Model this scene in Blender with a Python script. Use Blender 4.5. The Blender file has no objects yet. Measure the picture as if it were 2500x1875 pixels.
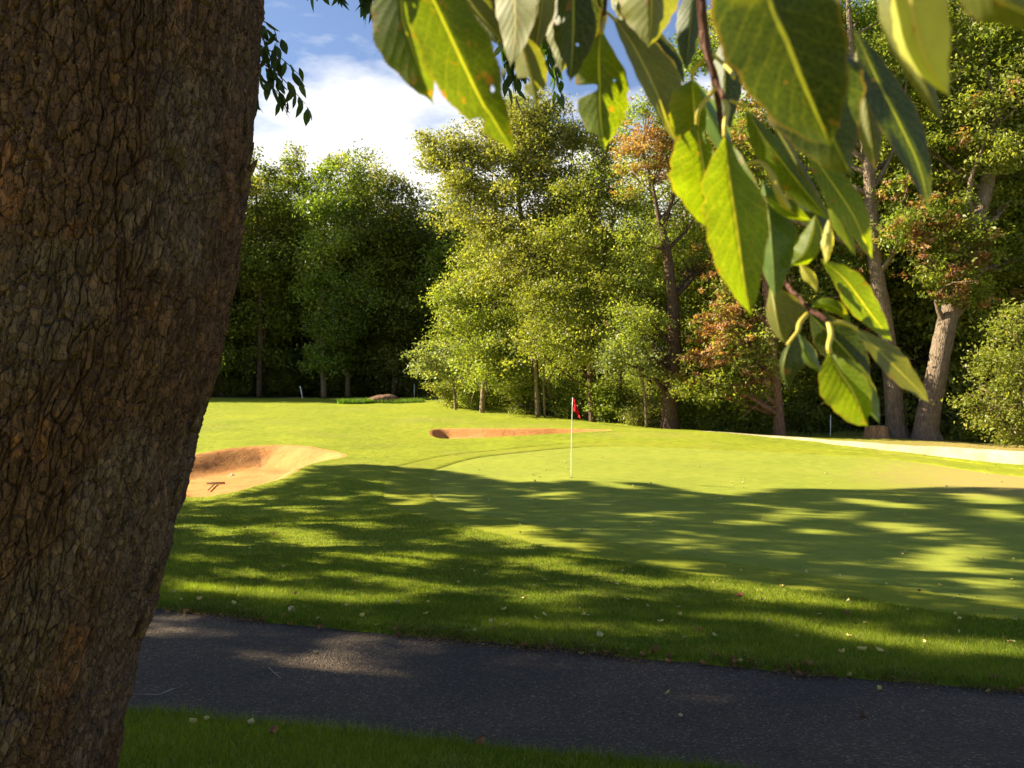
import bpy, math, time
import numpy as np
from mathutils import Vector, Matrix
from mathutils.geometry import delaunay_2d_cdt

T0 = time.time()
scene = bpy.context.scene
COL = scene.collection
rng = np.random.default_rng(11)

# ------------------------------------------------------------------ camera
F = 850.0                                   # focal length in pixels of a 1024 wide frame
CAMZ = 1.75
HORIZON = 400.0
PITCH = math.atan((HORIZON - 384.0) / F)
CAM = np.array([0.0, 0.0, CAMZ])
cd = bpy.data.cameras.new("camera")
cam = bpy.data.objects.new("camera", cd)
COL.objects.link(cam)
cam.location = CAM
cam.rotation_euler = (math.radians(90) + PITCH, 0, 0)
cd.sensor_width = 36.0
cd.lens = F / 1024.0 * 36.0
cd.clip_start = 0.02
cd.clip_end = 2000
cd.dof.use_dof = True
cd.dof.focus_distance = 2.6
cd.dof.aperture_fstop = 15.0
scene.camera = cam

# ------------------------------------------------------------------ sun, sky, exposure
SUN_AZ = math.radians(12)                   # the sun stands left of the view, 12 degrees ahead of square
SUN_EL = math.radians(29)
SUN = np.array([-math.cos(SUN_EL) * math.cos(SUN_AZ), math.cos(SUN_EL) * math.sin(SUN_AZ), math.sin(SUN_EL)])
sl = bpy.data.lights.new("sun", "SUN")
sl.energy = 5.0
sl.angle = math.radians(0.5)
sl.color = (1.0, 0.885, 0.63)
so = bpy.data.objects.new("sun", sl)
COL.objects.link(so)
so.rotation_euler = Vector(SUN).to_track_quat('Z', 'Y').to_euler()

world = bpy.data.worlds.new("World")
scene.world = world
world.use_nodes = True
wn, wl = world.node_tree.nodes, world.node_tree.links
wn.clear()
w_out = wn.new("ShaderNodeOutputWorld")
w_sky = wn.new("ShaderNodeTexSky")
w_sky.sky_type = 'NISHITA'
w_sky.sun_disc = False
w_sky.sun_elevation = SUN_EL
w_sky.sun_rotation = math.atan2(SUN[0], SUN[1])
w_sky.air_density = 1.1
w_sky.dust_density = 0.2
w_sky.ozone_density = 3.0
w_bg = wn.new("ShaderNodeBackground"); w_bg.inputs[1].default_value = 0.043
w_cl = wn.new("ShaderNodeBackground"); w_cl.inputs[0].default_value = (1.0, 0.985, 0.97, 1); w_cl.inputs[1].default_value = 0.35
w_mix = wn.new("ShaderNodeMixShader")
tc = wn.new("ShaderNodeTexCoord")
sep = wn.new("ShaderNodeSeparateXYZ")
wl.new(tc.outputs["Generated"], sep.inputs[0])
def wmath(op, a, b=None, clamp=False):
    n = wn.new("ShaderNodeMath"); n.operation = op; n.use_clamp = clamp
    for i, v in enumerate((a, b)):
        if v is None: continue
        if isinstance(v, (int, float)): n.inputs[i].default_value = v
        else: wl.new(v, n.inputs[i])
    return n.outputs[0]
wmap = wn.new("ShaderNodeMapping"); wmap.inputs["Scale"].default_value = (1.0, 1.0, 2.6)
wl.new(tc.outputs["Generated"], wmap.inputs[0])
wno = wn.new("ShaderNodeTexNoise"); wno.inputs["Scale"].default_value = 4.3; wno.inputs["Detail"].default_value = 9; wno.inputs["Roughness"].default_value = 0.52
wl.new(wmap.outputs[0], wno.inputs["Vector"])
# cloud bank low over the horizon, breaking up above about 18 degrees
e = wmath('SUBTRACT', 0.335, sep.outputs[2])
e = wmath('MULTIPLY', e, 16.0)
n2 = wmath('MULTIPLY', wmath('SUBTRACT', wno.outputs[0], 0.5), 6.0)
msk = wmath('ADD', wmath('ADD', e, n2), wmath('MULTIPLY', wmath('SUBTRACT', sep.outputs[1], 0.72), 2.0), clamp=True)
w_t = wn.new("ShaderNodeMix"); w_t.data_type = 'RGBA'; w_t.blend_type = 'MULTIPLY'; w_t.inputs[0].default_value = 1.0; w_t.inputs[7].default_value = (1.12, 1.02, 1.08, 1)
wl.new(w_sky.outputs[0], w_t.inputs[6]); wl.new(w_t.outputs[2], w_bg.inputs[0])
wl.new(msk, w_mix.inputs[0]); wl.new(w_bg.outputs[0], w_mix.inputs[1]); wl.new(w_cl.outputs[0], w_mix.inputs[2])
wl.new(w_mix.outputs[0], w_out.inputs[0])

scene.view_settings.view_transform = 'Standard'
scene.view_settings.look = 'None'
scene.view_settings.gamma = 1.0
scene.view_settings.exposure = 1.9
cy = scene.cycles
cy.max_bounces = 8; cy.diffuse_bounces = 5; cy.glossy_bounces = 2; cy.transmission_bounces = 4; cy.transparent_max_bounces = 4
cy.use_denoising = True
cy.sample_clamp_indirect = 4.0

# ------------------------------------------------------------------ geometry helpers
cP, sP = math.cos(PITCH), math.sin(PITCH)
def pix(px, py, d):
    """World point seen at pixel (px, py) of the 1024 frame at distance d along +Y."""
    u = (384.0 - py) / F
    s = d / (cP - u * sP)
    return CAM + np.array([(px - 512.0) / F * s, s * (cP - u * sP), s * (sP + u * cP)])
K = 1024.0 / 2212.0                          # measured on a 2212 wide view of the photo
KS = 1024.0 / 2500.0
def dpx(x, y, d): return pix(x * K, y * K, d)
def spx(x, y, d): return pix(x * KS, y * KS, d)
def hz(py, d): return pix(512, py, d)[2]

def hash2(i, j, s=0):
    n = (i.astype(np.int64) * 374761393 + j.astype(np.int64) * 668265263 + s * 1442695041) & 0xFFFFFFFF
    n = ((n ^ (n >> 13)) * 1274126177) & 0xFFFFFFFF
    return ((n ^ (n >> 16)) & 0xFFFFFF) / float(0xFFFFFF)
def vnoise(x, y, s=0):
    x = np.asarray(x, float); y = np.asarray(y, float)
    i = np.floor(x).astype(np.int64); j = np.floor(y).astype(np.int64)
    fx = x - i; fy = y - j
    fx = fx * fx * (3 - 2 * fx); fy = fy * fy * (3 - 2 * fy)
    a = hash2(i, j, s); b = hash2(i + 1, j, s); c = hash2(i, j + 1, s); d = hash2(i + 1, j + 1, s)
    return (a * (1 - fx) + b * fx) * (1 - fy) + (c * (1 - fx) + d * fx) * fy
def fbm(x, y, o=4, s=0):
    t = 0; a = 0.5
    for k in range(o):
        t = t + a * vnoise(x * 2 ** k, y * 2 ** k, s + k); a *= 0.5
    return t
def smooth(a, b, x):
    t = np.clip((x - a) / (b - a), 0, 1); return t * t * (3 - 2 * t)

def mesh_np(name, V, faces, mat=None, parent=None, face_cols=None, mats=None, midx=None, uv=None, smooth_sh=False):
    """V (n,3), faces (m,k) with fixed k -> linked object; with a parent, V is in the parent's space."""
    V = np.asarray(V, np.float32); faces = np.asarray(faces, np.int32)
    me = bpy.data.meshes.new(name)
    m, k = faces.shape
    me.vertices.add(len(V)); me.vertices.foreach_set("co", V.ravel())
    me.loops.add(m * k); me.loops.foreach_set("vertex_index", faces.ravel())
    me.polygons.add(m); me.polygons.foreach_set("loop_start", np.arange(0, m * k, k, dtype=np.int32))
    me.update(calc_edges=True)
    if smooth_sh: me.polygons.foreach_set("use_smooth", np.ones(m, bool))
    if face_cols is not None:
        at = me.attributes.new("tint", 'FLOAT_COLOR', 'FACE')
        c = np.ones((m, 4), np.float32); c[:, :3] = face_cols
        at.data.foreach_set("color", c.ravel())
    if uv is not None:
        ul = me.uv_layers.new(name="UVMap")
        ul.data.foreach_set("uv", np.asarray(uv, np.float32)[faces.ravel()].ravel())
    for q in (mats or ([mat] if mat else [])): me.materials.append(q)
    if midx is not None: me.polygons.foreach_set("material_index", np.asarray(midx, np.int32))
    me.validate(verbose=False)
    o = bpy.data.objects.new(name, me); COL.objects.link(o)
    if parent is not None: o.parent = parent
    return o
def empty(name, loc, label, cat, group=None):
    o = bpy.data.objects.new(name, None); COL.objects.link(o)
    o.location = [float(v) for v in loc]; o.empty_display_size = 0.3
    return tag(o, label, cat, group)
def tag(o, label=None, cat=None, group=None, kind=None):
    if label: o["label"] = label
    if cat: o["category"] = cat
    if group: o["group"] = group
    if kind: o["kind"] = kind
    return o
def catmull(P, n):
    P = np.asarray(P, float)
    if len(P) == 2:
        t = np.linspace(0, 1, n)[:, None]; return P[0] * (1 - t) + P[1] * t
    Q = np.vstack([2 * P[0] - P[1], P, 2 * P[-1] - P[-2]])
    ts = np.linspace(0, len(P) - 1 - 1e-6, n); i = ts.astype(int); t = (ts - i)[:, None]
    a, b, c, d = Q[i], Q[i + 1], Q[i + 2], Q[i + 3]
    return 0.5 * (2 * b + (c - a) * t + (2 * a - 5 * b + 4 * c - d) * t ** 2 + (3 * b - a - 3 * c + d) * t ** 3)
class Geo:
    """Collects quads (and optional per-face tint) into one mesh."""
    def __init__(s): s.V = []; s.Fc = []; s.C = []; s.n = 0; s.mi = []; s.U = []
    def add(s, V, Fc, col=None, mi=0, uv=None):
        V = np.asarray(V, float); Fc = np.asarray(Fc)
        s.V.append(V); s.Fc.append(Fc + s.n); s.n += len(V)
        s.C.append(np.broadcast_to(col if col is not None else (0.5, 0.5, 0.5), (len(Fc), 3)))
        s.mi.append(np.full(len(Fc), mi)); s.U.append(uv if uv is not None else np.zeros((len(V), 2)))
    def tube(s, P, R, seg=7, n=None, wob=0.0, col=None, mi=0, cap=True):
        """tapered tube through points (len>=2) with radii"""
        n = n or max(3, len(P) * 3)
        PR = np.hstack([np.asarray(P, float), np.asarray(R, float).reshape(-1, 1)])
        C = catmull(PR, n); P = C[:, :3]; R = np.maximum(C[:, 3], 0.0004)
        T = np.gradient(P, axis=0); T /= np.linalg.norm(T, axis=1)[:, None] + 1e-12
        ref = np.array([0.3, 0.2, 1.0]) if abs(T[0][2]) < 0.8 else np.array([1.0, 0.2, 0])
        A = np.cross(T, ref); A /= np.linalg.norm(A, axis=1)[:, None] + 1e-12
        B = np.cross(T, A)
        th = np.linspace(0, 2 * np.pi, seg, endpoint=False)
        r = R[:, None] * (1 + wob * (rng.random((n, seg)) - 0.5))
        V = P[:, None] + A[:, None] * (np.cos(th) * r)[..., None] + B[:, None] * (np.sin(th) * r)[..., None]
        V = V.reshape(-1, 3)
        i = np.arange(n - 1)[:, None] * seg; j = np.arange(seg)[None]; j2 = (j + 1) % seg
        Fc = np.stack([i + j, i + j2, i + seg + j2, i + seg + j], -1).reshape(-1, 4)
        if cap:
            V = np.vstack([V, P[0:1], P[-1:]]); c0, c1 = n * seg, n * seg + 1
            jj = np.arange(0, seg - 1, 2)
            capf = [[c0, (a + 1) % seg, a, (a - 1) % seg] for a in range(0, seg, 2)] + [[c1, (n - 1) * seg + (a - 1) % seg, (n - 1) * seg + a, (n - 1) * seg + (a + 1) % seg] for a in range(0, seg, 2)]
            Fc = np.vstack([Fc, capf])
        s.add(V, Fc, col, mi)
    def box(s, c, h, rot=0.0, col=None, mi=0):
        c = np.asarray(c, float); q = np.array([[x, y, z] for z in (-1, 1) for y in (-1, 1) for x in (-1, 1)], float) * h
        cr, sr = math.cos(rot), math.sin(rot)
        q = np.stack([q[:, 0] * cr - q[:, 1] * sr, q[:, 0] * sr + q[:, 1] * cr, q[:, 2]], 1) + c
        s.add(q, [[0, 2, 3, 1], [4, 5, 7, 6], [0, 1, 5, 4], [2, 6, 7, 3], [0, 4, 6, 2], [1, 3, 7, 5]], col, mi)
    def obj(s, name, mat=None, parent=None, origin=None, mats=None, sm=False, tint=False, uv=False):
        V = np.vstack(s.V)
        if origin is not None: V = V - np.asarray(origin, float)
        return mesh_np(name, V, np.vstack(s.Fc), mat, parent, np.vstack(s.C) if tint else None, mats,
                       np.concatenate(s.mi) if mats else None, np.vstack(s.U) if uv else None, sm)

# ------------------------------------------------------------------ materials
def newmat(name):
    m = bpy.data.materials.new(name); m.use_nodes = True
    nt = m.node_tree; b = nt.nodes["Principled BSDF"]
    return m, nt, nt.nodes, nt.links, b
def nnode(nt, kind, **kw):
    n = nt.nodes.new(kind)
    for k, v in kw.items():
        if k in n.inputs: n.inputs[k].default_value = v
        else: setattr(n, k, v)
    return n
def ramp(nt, fac, stops, interp='LINEAR'):
    r = nt.nodes.new("ShaderNodeValToRGB"); r.color_ramp.interpolation = interp
    el = r.color_ramp.elements
    while len(el) < len(stops): el.new(0.5)
    for e_, (p, c) in zip(el, stops):
        e_.position = p; e_.color = (*c, 1) if len(c) == 3 else c
    if fac is not None: nt.links.new(fac, r.inputs[0])
    return r.outputs[0]
def noise(nt, scale, detail=4, rough=0.5, vec=None, dist=0.0):
    n = nt.nodes.new("ShaderNodeTexNoise")
    n.inputs["Scale"].default_value = scale; n.inputs["Detail"].default_value = detail
    n.inputs["Roughness"].default_value = rough; n.inputs["Distortion"].default_value = dist
    if vec is not None: nt.links.new(vec, n.inputs["Vector"])
    return n.outputs[0]
def mixc(nt, fac, a, b, mode='MIX'):
    n = nt.nodes.new("ShaderNodeMix"); n.data_type = 'RGBA'; n.blend_type = mode
    for i, v in ((0, fac), (6, a), (7, b)):
        if isinstance(v, (int, float)): n.inputs[i].default_value = v
        elif isinstance(v, tuple): n.inputs[i].default_value = (*v, 1) if len(v) == 3 else v
        else: nt.links.new(v, n.inputs[i])
    return n.outputs[2]
def mth(nt, op, a, b=None, clamp=False):
    n = nt.nodes.new("ShaderNodeMath"); n.operation = op; n.use_clamp = clamp
    for i, v in enumerate((a, b)):
        if v is None: continue
        if isinstance(v, (int, float)): n.inputs[i].default_value = v
        else: nt.links.new(v, n.inputs[i])
    return n.outputs[0]
def bump(nt, h, strength, dist, b):
    n = nt.nodes.new("ShaderNodeBump"); n.inputs["Strength"].default_value = strength; n.inputs["Distance"].default_value = dist
    nt.links.new(h, n.inputs["Height"]); nt.links.new(n.outputs[0], b.inputs["Normal"])
    return n
def texco(nt, out="Object"): return nt.nodes.new("ShaderNodeTexCoord").outputs[out]

def mat_lawn(name, dark, mid, light, straw=0.0, bumpd=0.03, fine=60.0, patch=0.35, dry=None):
    m, nt, N, L, b = newmat(name)
    v = texco(nt)
    big = noise(nt, patch, 4, 0.6, v); med = noise(nt, 3.2, 5, 0.65, v); fi = noise(nt, fine, 3, 0.7, v)
    c = ramp(nt, med, [(0.30, dark), (0.5, mid), (0.72, light)])
    c2 = ramp(nt, big, [(0.35, mid), (0.65, light)])
    c = mixc(nt, 0.45, c, c2)
    f = ramp(nt, fi, [(0.25, (0.55, 0.55, 0.55)), (0.75, (1.35, 1.35, 1.35))])
    c = mixc(nt, 1.0, c, f, 'MULTIPLY')
    if straw:
        s = ramp(nt, noise(nt, 0.16, 4, 0.6, v), [(0.52, (0, 0, 0)), (0.68, (1, 1, 1))])
        c = mixc(nt, mth(nt, 'MULTIPLY', s, straw), c, (0.30, 0.23, 0.085))
    if dry:                                                     # a worn, dry patch of turf at one place on the course
        vd = nt.nodes.new("ShaderNodeVectorMath"); vd.operation = 'DISTANCE'; L.new(v, vd.inputs[0]); vd.inputs[1].default_value = dry[:3]
        dm = mth(nt, 'ADD', mth(nt, 'MULTIPLY', vd.outputs["Value"], 1.0 / dry[3]), mth(nt, 'MULTIPLY', mth(nt, 'SUBTRACT', med, .5), 1.2))
        c = mixc(nt, mth(nt, 'MULTIPLY', ramp(nt, dm, [(.35, (1, 1, 1)), (1.0, (0, 0, 0))]), .75), c, (0.36, 0.25, 0.095))
    L.new(c, b.inputs["Base Color"])
    b.inputs["Roughness"].default_value = 0.9; b.inputs["Specular IOR Level"].default_value = 0.12
    bump(nt, mth(nt, 'ADD', mth(nt, 'MULTIPLY', med, 1.2), mth(nt, 'MULTIPLY', fi, 0.5)), 0.8, bumpd, b)
    return m
M = {}
M['rough'] = mat_lawn("rough_lawn", (0.125, 0.165, 0.012), (0.235, 0.275, 0.018), (0.36, 0.37, 0.024), straw=0.25, bumpd=0.06, dry=(19.5, 33.5, 0, 7.5))
M['green'] = mat_lawn("putting_turf", (0.165, 0.205, 0.022), (0.240, 0.275, 0.032), (0.335, 0.345, 0.045), straw=0.18, bumpd=0.008, fine=90, dry=(14.8, 23.8, 0, 5.5))
M['collar'] = mat_lawn("collar_turf", (0.14, 0.175, 0.014), (0.22, 0.245, 0.018), (0.31, 0.31, 0.022), straw=0.25, bumpd=0.02)

def mat_asphalt():
    m, nt, N, L, b = newmat("asphalt")
    v = texco(nt)
    vo = nnode(nt, "ShaderNodeTexVoronoi"); vo.inputs["Scale"].default_value = 75; L.new(v, vo.inputs["Vector"])
    sp = ramp(nt, vo.outputs["Color"], [(0.25, (0.034, 0.023, 0.015)), (0.62, (0.062, 0.043, 0.028)), (0.80, (0.095, 0.068, 0.045)), (0.93, (0.19, 0.14, 0.095))])
    w = ramp(nt, noise(nt, 0.9, 5, 0.6, v), [(0.3, (0.75, 0.73, 0.72)), (0.7, (1.6, 1.5, 1.38))])
    c = mixc(nt, 1.0, sp, w, 'MULTIPLY')
    L.new(c, b.inputs["Base Color"]); b.inputs["Roughness"].default_value = 0.75; b.inputs["Specular IOR Level"].default_value = 0.35
    bump(nt, mth(nt, 'ADD', vo.outputs["Distance"], noise(nt, 30, 4, 0.6, v)), 0.9, 0.012, b)
    return m
M['asphalt'] = mat_asphalt()
def mat_sand(name, a, c_, d_):
    m, nt, N, L, b = newmat(name)
    v = texco(nt)
    n1 = noise(nt, 1.3, 5, 0.6, v); n2_ = noise(nt, 40, 4, 0.7, v); n3 = noise(nt, 6, 4, 0.6, v)
    c = ramp(nt, n1, [(0.3, a), (0.5, c_), (0.7, d_)])
    f = ramp(nt, n2_, [(0.3, (0.8, 0.8, 0.8)), (0.7, (1.15, 1.15, 1.15))])
    L.new(mixc(nt, 1.0, c, f, 'MULTIPLY'), b.inputs["Base Color"]); b.inputs["Roughness"].default_value = 0.95; b.inputs["Specular IOR Level"].default_value = 0.1
    wv = nnode(nt, "ShaderNodeTexWave"); wv.inputs["Scale"].default_value = 4.0; wv.inputs["Distortion"].default_value = 6; wv.inputs["Detail"].default_value = 3; wv.inputs["Detail Scale"].default_value = 0.6
    L.new(v, wv.inputs["Vector"])
    bump(nt, mth(nt, 'ADD', mth(nt, 'ADD', n3, mth(nt, 'MULTIPLY', n2_, 0.3)), mth(nt, 'MULTIPLY', wv.outputs[1], 0.05)), 0.7, 0.05, b)
    return m
M['sand'] = mat_sand("orange_sand", (0.42, 0.185, 0.055), (0.50, 0.230, 0.075), (0.56, 0.28, 0.100))
M['palesand'] = mat_sand("pale_sand", (0.32, 0.25, 0.14), (0.47, 0.38, 0.22), (0.60, 0.50, 0.31))

def mat_foliage(name, trans=0.4, rough=0.45, spec=0.35):
    m, nt, N, L, b = newmat(name)
    at = nnode(nt, "ShaderNodeAttribute"); at.attribute_name = "tint"
    oi = nt.nodes.new("ShaderNodeObjectInfo")
    hs = nnode(nt, "ShaderNodeHueSaturation"); L.new(at.outputs["Color"], hs.inputs["Color"])
    L.new(mth(nt, 'ADD', mth(nt, 'MULTIPLY', oi.outputs["Random"], 0.03), 0.485), hs.inputs["Hue"])
    L.new(mth(nt, 'ADD', mth(nt, 'MULTIPLY', oi.outputs["Random"], 0.3), 0.85), hs.inputs["Value"])
    L.new(hs.outputs[0], b.inputs["Base Color"]); b.inputs["Roughness"].default_value = rough; b.inputs["Specular IOR Level"].default_value = spec
    tr = nt.nodes.new("ShaderNodeBsdfTranslucent")
    L.new(mixc(nt, 1.0, hs.outputs[0], (1.5, 1.55, 0.45), 'MULTIPLY'), tr.inputs["Color"])
    mx = nt.nodes.new("ShaderNodeMixShader"); mx.inputs[0].default_value = trans
    L.new(b.outputs[0], mx.inputs[1]); L.new(tr.outputs[0], mx.inputs[2])
    L.new(mx.outputs[0], nt.nodes["Material Output"].inputs[0])
    return m
M['leaf'] = mat_foliage("foliage", 0.46, 0.45, 0.30)
M['grass'] = mat_foliage("grass_blade", 0.45, 0.6, 0.15)

def mat_bark(name, a, b_, c_, scale=6.0, lichen=0.0):
    m, nt, N, L, b = newmat(name)
    v = texco(nt)
    mp = nnode(nt, "ShaderNodeMapping"); mp.inputs["Scale"].default_value = (1, 1, 0.28); L.new(v, mp.inputs[0])
    n = noise(nt, scale * 2, 8, 0.65, mp.outputs[0]); vo = nnode(nt, "ShaderNodeTexVoronoi", feature='DISTANCE_TO_EDGE'); vo.inputs["Scale"].default_value = scale * 2.2
    L.new(mp.outputs[0], vo.inputs["Vector"])
    c = ramp(nt, n, [(0.3, a), (0.5, b_), (0.7, c_)])
    if lichen:
        c = mixc(nt, mth(nt, 'MULTIPLY', ramp(nt, noise(nt, 2.5, 5, 0.7, v), [(0.55, (0, 0, 0)), (0.7, (1, 1, 1))]), lichen), c, (0.28, 0.27, 0.17))
    L.new(c, b.inputs["Base Color"]); b.inputs["Roughness"].default_value = 0.9; b.inputs["Specular IOR Level"].default_value = 0.15
    bump(nt, mth(nt, 'ADD', n, mth(nt, 'MULTIPLY', vo.outputs[0], 1.5)), 1.0, 0.05, b)
    return m
M['bark_grey'] = mat_bark("grey_bark", (0.10, 0.070, 0.05), (0.19, 0.138, 0.10), (0.28, 0.21, 0.155), 6, 0.35)
M['bark_brown'] = mat_bark("brown_bark", (0.055, 0.032, 0.022), (0.10, 0.062, 0.042), (0.15, 0.10, 0.07), 6)
M['bark_red'] = mat_bark("reddish_bark", (0.13, 0.07, 0.045), (0.24, 0.13, 0.085), (0.34, 0.20, 0.135), 6)
M['bark_tan'] = mat_bark("tan_bark", (0.16, 0.11, 0.065), (0.24, 0.18, 0.11), (0.33, 0.26, 0.17), 8)

def simple(name, col, rough=0.5, spec=0.5, var=0.12, sc=8.0, metal=0.0):
    m, nt, N, L, b = newmat(name)
    v = texco(nt)
    f = ramp(nt, noise(nt, sc, 4, 0.6, v), [(0.3, tuple(x * (1 - var) for x in col)), (0.7, tuple(min(1, x * (1 + var)) for x in col))])
    L.new(f, b.inputs["Base Color"]); b.inputs["Roughness"].default_value = rough; b.inputs["Specular IOR Level"].default_value = spec; b.inputs["Metallic"].default_value = metal
    return m

# ------------------------------------------------------------------ terrain
ctl = []
def cp(px, py, d): p = pix(px, py, d); ctl.append((p[0], p[1], p[2]))          # 1024 pixels
def cpd(x, y, d): cp(x * K, y * K, d)
def cw(x, y, z): ctl.append((x, y, z))
for x in (-14, -6, 0, 6, 14):
    for y in (-12, -5): cw(x, y, 0.05)
for px in (120, 400, 700, 1010): cp(px, 768, 4.04)
cw(-4.5, 3.2, 0.0); cw(5, 3, -0.02); cw(-8, 5, -0.05)
for px, py in ((130, 704), (463, 741), (694, 766)): cp(px, py, 1.88 * F / (py - 400) )
for px, py in ((153, 606), (324, 625), (509, 641), (694, 660), (1024, 690)): cp(px, py, 1.91 * F / (py - 400))
cw(-12, 10, -0.3); cw(9, 4, -0.25); cw(14, 3, -0.3)
for x, y, r in ((400, 1150, 2.22), (700, 1150, 2.12), (1000, 1130, 2.06), (1300, 1150, 2.03), (430, 1250, 2.1), (900, 1250, 2.05), (1400, 1300, 2.0), (1900, 1350, 2.03), (2180, 1250, 2.12),
                (1800, 1180, 2.08), (1600, 1120, 2.05)): cpd(x, y, r * F / (y * K - 400))
cpd(1234, 1033, 22.3); cpd(1520, 1040, 23.0); cpd(1000, 1060, 20.0); cpd(2000, 1040, 24.2); cpd(800, 1050, 20.5); cpd(680, 1030, 21.5)
# green back and collar
cp(880, 458, 28.5); cp(694, 448, 31); cp(579, 447, 31.5); cp(486, 456, 28); cp(440, 468, 25)
cp(700, 440, 33.5); cp(560, 438.5, 34.3); cp(430, 448, 31.5); cp(400, 462, 26)
cp(700, 433, 36); cp(667, 429, 41); cp(780, 436, 40); cp(893, 437.5, 38.5); cp(926, 440, 37); cp(1024, 447, 35)
cp(860, 449, 31); cp(953, 459.5, 28); cp(1024, 466.5, 26); cp(1024, 452.6, 30); cp(883, 444.5, 33.5); cw(24, 24, -0.45); cw(25, 32, -0.1); cw(20, 12, -0.4); cw(14, 15, -0.4)
# middle bunker rim
cp(437, 439, 34.8); cp(500, 438.2, 34.8); cp(570, 434, 36); cp(606, 431.3, 37); cp(437, 429.6, 38); cp(500, 429.4, 38); cp(570, 430, 38)
# left bunker rim
for px, py, d in ((185, 499, 19.8), (218, 497, 19.9), (255, 488, 20.6), (287, 479, 21.6), (305, 468, 23.2), (324, 462, 25), (347, 456, 27),
                  (192, 456, 28), (218, 451, 29), (259, 447, 30), (292, 446, 30), (319, 450, 29)): cp(px, py, d)
cw(-11, 20, -0.6); cw(-12, 27, -0.05); cw(-16, 22, -0.2)
# far lawn
for x in (300, 560, 800): cpd(x, 925, 38); cpd(x, 900, 45); cpd(x, 880, 52); cpd(x, 863.5, 60)
cpd(1000, 900, 45); cpd(1000, 880, 52); cpd(1240, 906, 45); cpd(1080, 872, 55); cpd(300, 858, 67); cpd(800, 858, 67); cpd(1000, 862, 62)
for x in (-60, -30, 0, 30, 60): cw(x, 80, 1.9 if x < 10 else 0.9); cw(x, 100, 5.5); cw(x, 140, 9)
cw(45, 40, 0.3); cw(40, 20, -0.2); cw(-45, 40, 0.6); cw(-40, 15, 0.1); cw(70, 10, 0); cw(-80, 10, 0.2); cw(0, -60, 0); cw(60, -50, 0); cw(-60, -50, 0)
ctl = np.array(ctl)
def tps_fit(P, z, lam=0.02):
    n = len(P); D = np.linalg.norm(P[:, None] - P[None], axis=2)
    Km = np.where(D > 0, D * D * np.log(D + 1e-9), 0) + lam * n * np.eye(n) * 0.1
    A = np.zeros((n + 3, n + 3)); A[:n, :n] = Km; A[:n, n] = 1; A[:n, n + 1:] = P; A[n, :n] = 1; A[n + 1:, :n] = P.T
    return np.linalg.solve(A, np.concatenate([z, [0, 0, 0]]))
TW = tps_fit(ctl[:, :2], ctl[:, 2])
def base_z(x, y):
    x = np.asarray(x, float); y = np.asarray(y, float); sh = x.shape
    q = np.stack([x.ravel(), y.ravel()], 1)
    r = np.hypot(q[:, 0], q[:, 1] - 20); k = np.minimum(1, 125 / np.maximum(r, 1e-6))
    q = np.stack([q[:, 0] * k, (q[:, 1] - 20) * k + 20], 1)
    out = np.empty(len(q))
    for s in range(0, len(q), 20000):
        qq = q[s:s + 20000]; D = np.linalg.norm(qq[:, None] - ctl[None, :, :2], axis=2)
        out[s:s + 20000] = np.where(D > 0, D * D * np.log(D + 1e-9), 0) @ TW[:-3] + TW[-3] + qq @ TW[-2:]
    return out.reshape(sh)
def poly(pts, n=160, wig=0.0, s=0):
    P = np.array(pts, float); P = np.vstack([P, P[:1]])
    Q = np.vstack([P[-2], P, P[1]])
    m = len(P) - 1; ts = np.linspace(0, m, n, endpoint=False); i = ts.astype(int); t = (ts - i)[:, None]
    a, b, c, d = Q[i], Q[i + 1], Q[i + 2], Q[i + 3]
    R = 0.5 * (2 * b + (c - a) * t + (2 * a - 5 * b + 4 * c - d) * t ** 2 + (3 * b - a - 3 * c + d) * t ** 3)
    if wig:
        R[:, 0] += wig * (fbm(R[:, 0] * 2.1 + 7, R[:, 1] * 2.1, 3, s) - 0.45) * 2; R[:, 1] += wig * (fbm(R[:, 0] * 2.1, R[:, 1] * 2.1 + 9, 3, s + 5) - 0.45) * 2
    return R
def gp(px, py, d): return ((px - 512) / F * d, d)
GREEN = poly([gp(1024, 606, 8.9), (10.5, 8.6), (17, 11), (20, 17), gp(1024, 477, 24.3), gp(880, 458, 28.5), gp(694, 448, 31), gp(579, 447, 31.5), gp(486, 456, 28), gp(440, 468, 25), gp(430, 477, 22.5),
              gp(436, 492, 18.6), gp(470, 508, 16), gp(560, 530, 13.4), gp(674, 555, 11.4), gp(895, 585, 9.6)], 260)
def offset(P, o):
    T = np.roll(P, -1, 0) - np.roll(P, 1, 0); T /= np.linalg.norm(T, axis=1)[:, None]
    area = np.sum(P[:, 0] * np.roll(P[:, 1], -1) - np.roll(P[:, 0], -1) * P[:, 1])
    Nn = np.stack([T[:, 1], -T[:, 0]], 1) * (1 if area > 0 else -1)
    return P + Nn * o
COLLAR = offset(GREEN, 1.1)
BL = poly([gp(347, 456, 27), gp(324, 462, 25), gp(305, 468, 23.2), gp(287, 479, 21.6), gp(255, 488, 20.6), gp(218, 497, 19.9), gp(185, 499, 19.8), (-10, 20.6), (-11, 23), (-11.2, 26), gp(192, 456, 28), gp(218, 451, 29), gp(259, 447, 30), gp(292, 446, 30), gp(319, 450, 29)], 220, 0.03, 3)
BM = poly([gp(437, 438.8, 34.9), gp(500, 438.2, 35), gp(570, 434, 36), gp(612, 431.3, 37.2), gp(570, 430, 38), gp(500, 429.4, 38), gp(437, 429.6, 38)], 140, 0.03, 4)
BR = poly([gp(700, 434, 36.6), gp(767, 439, 35), gp(860, 449, 31.2), gp(953, 459.5, 28), gp(1024, 466.5, 26), (19, 22.5), (22, 22), (22.5, 25), gp(1024, 452.6, 30), gp(883, 444.5, 33.5), gp(767, 438, 36.6)], 200, 0.03, 5)
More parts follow.
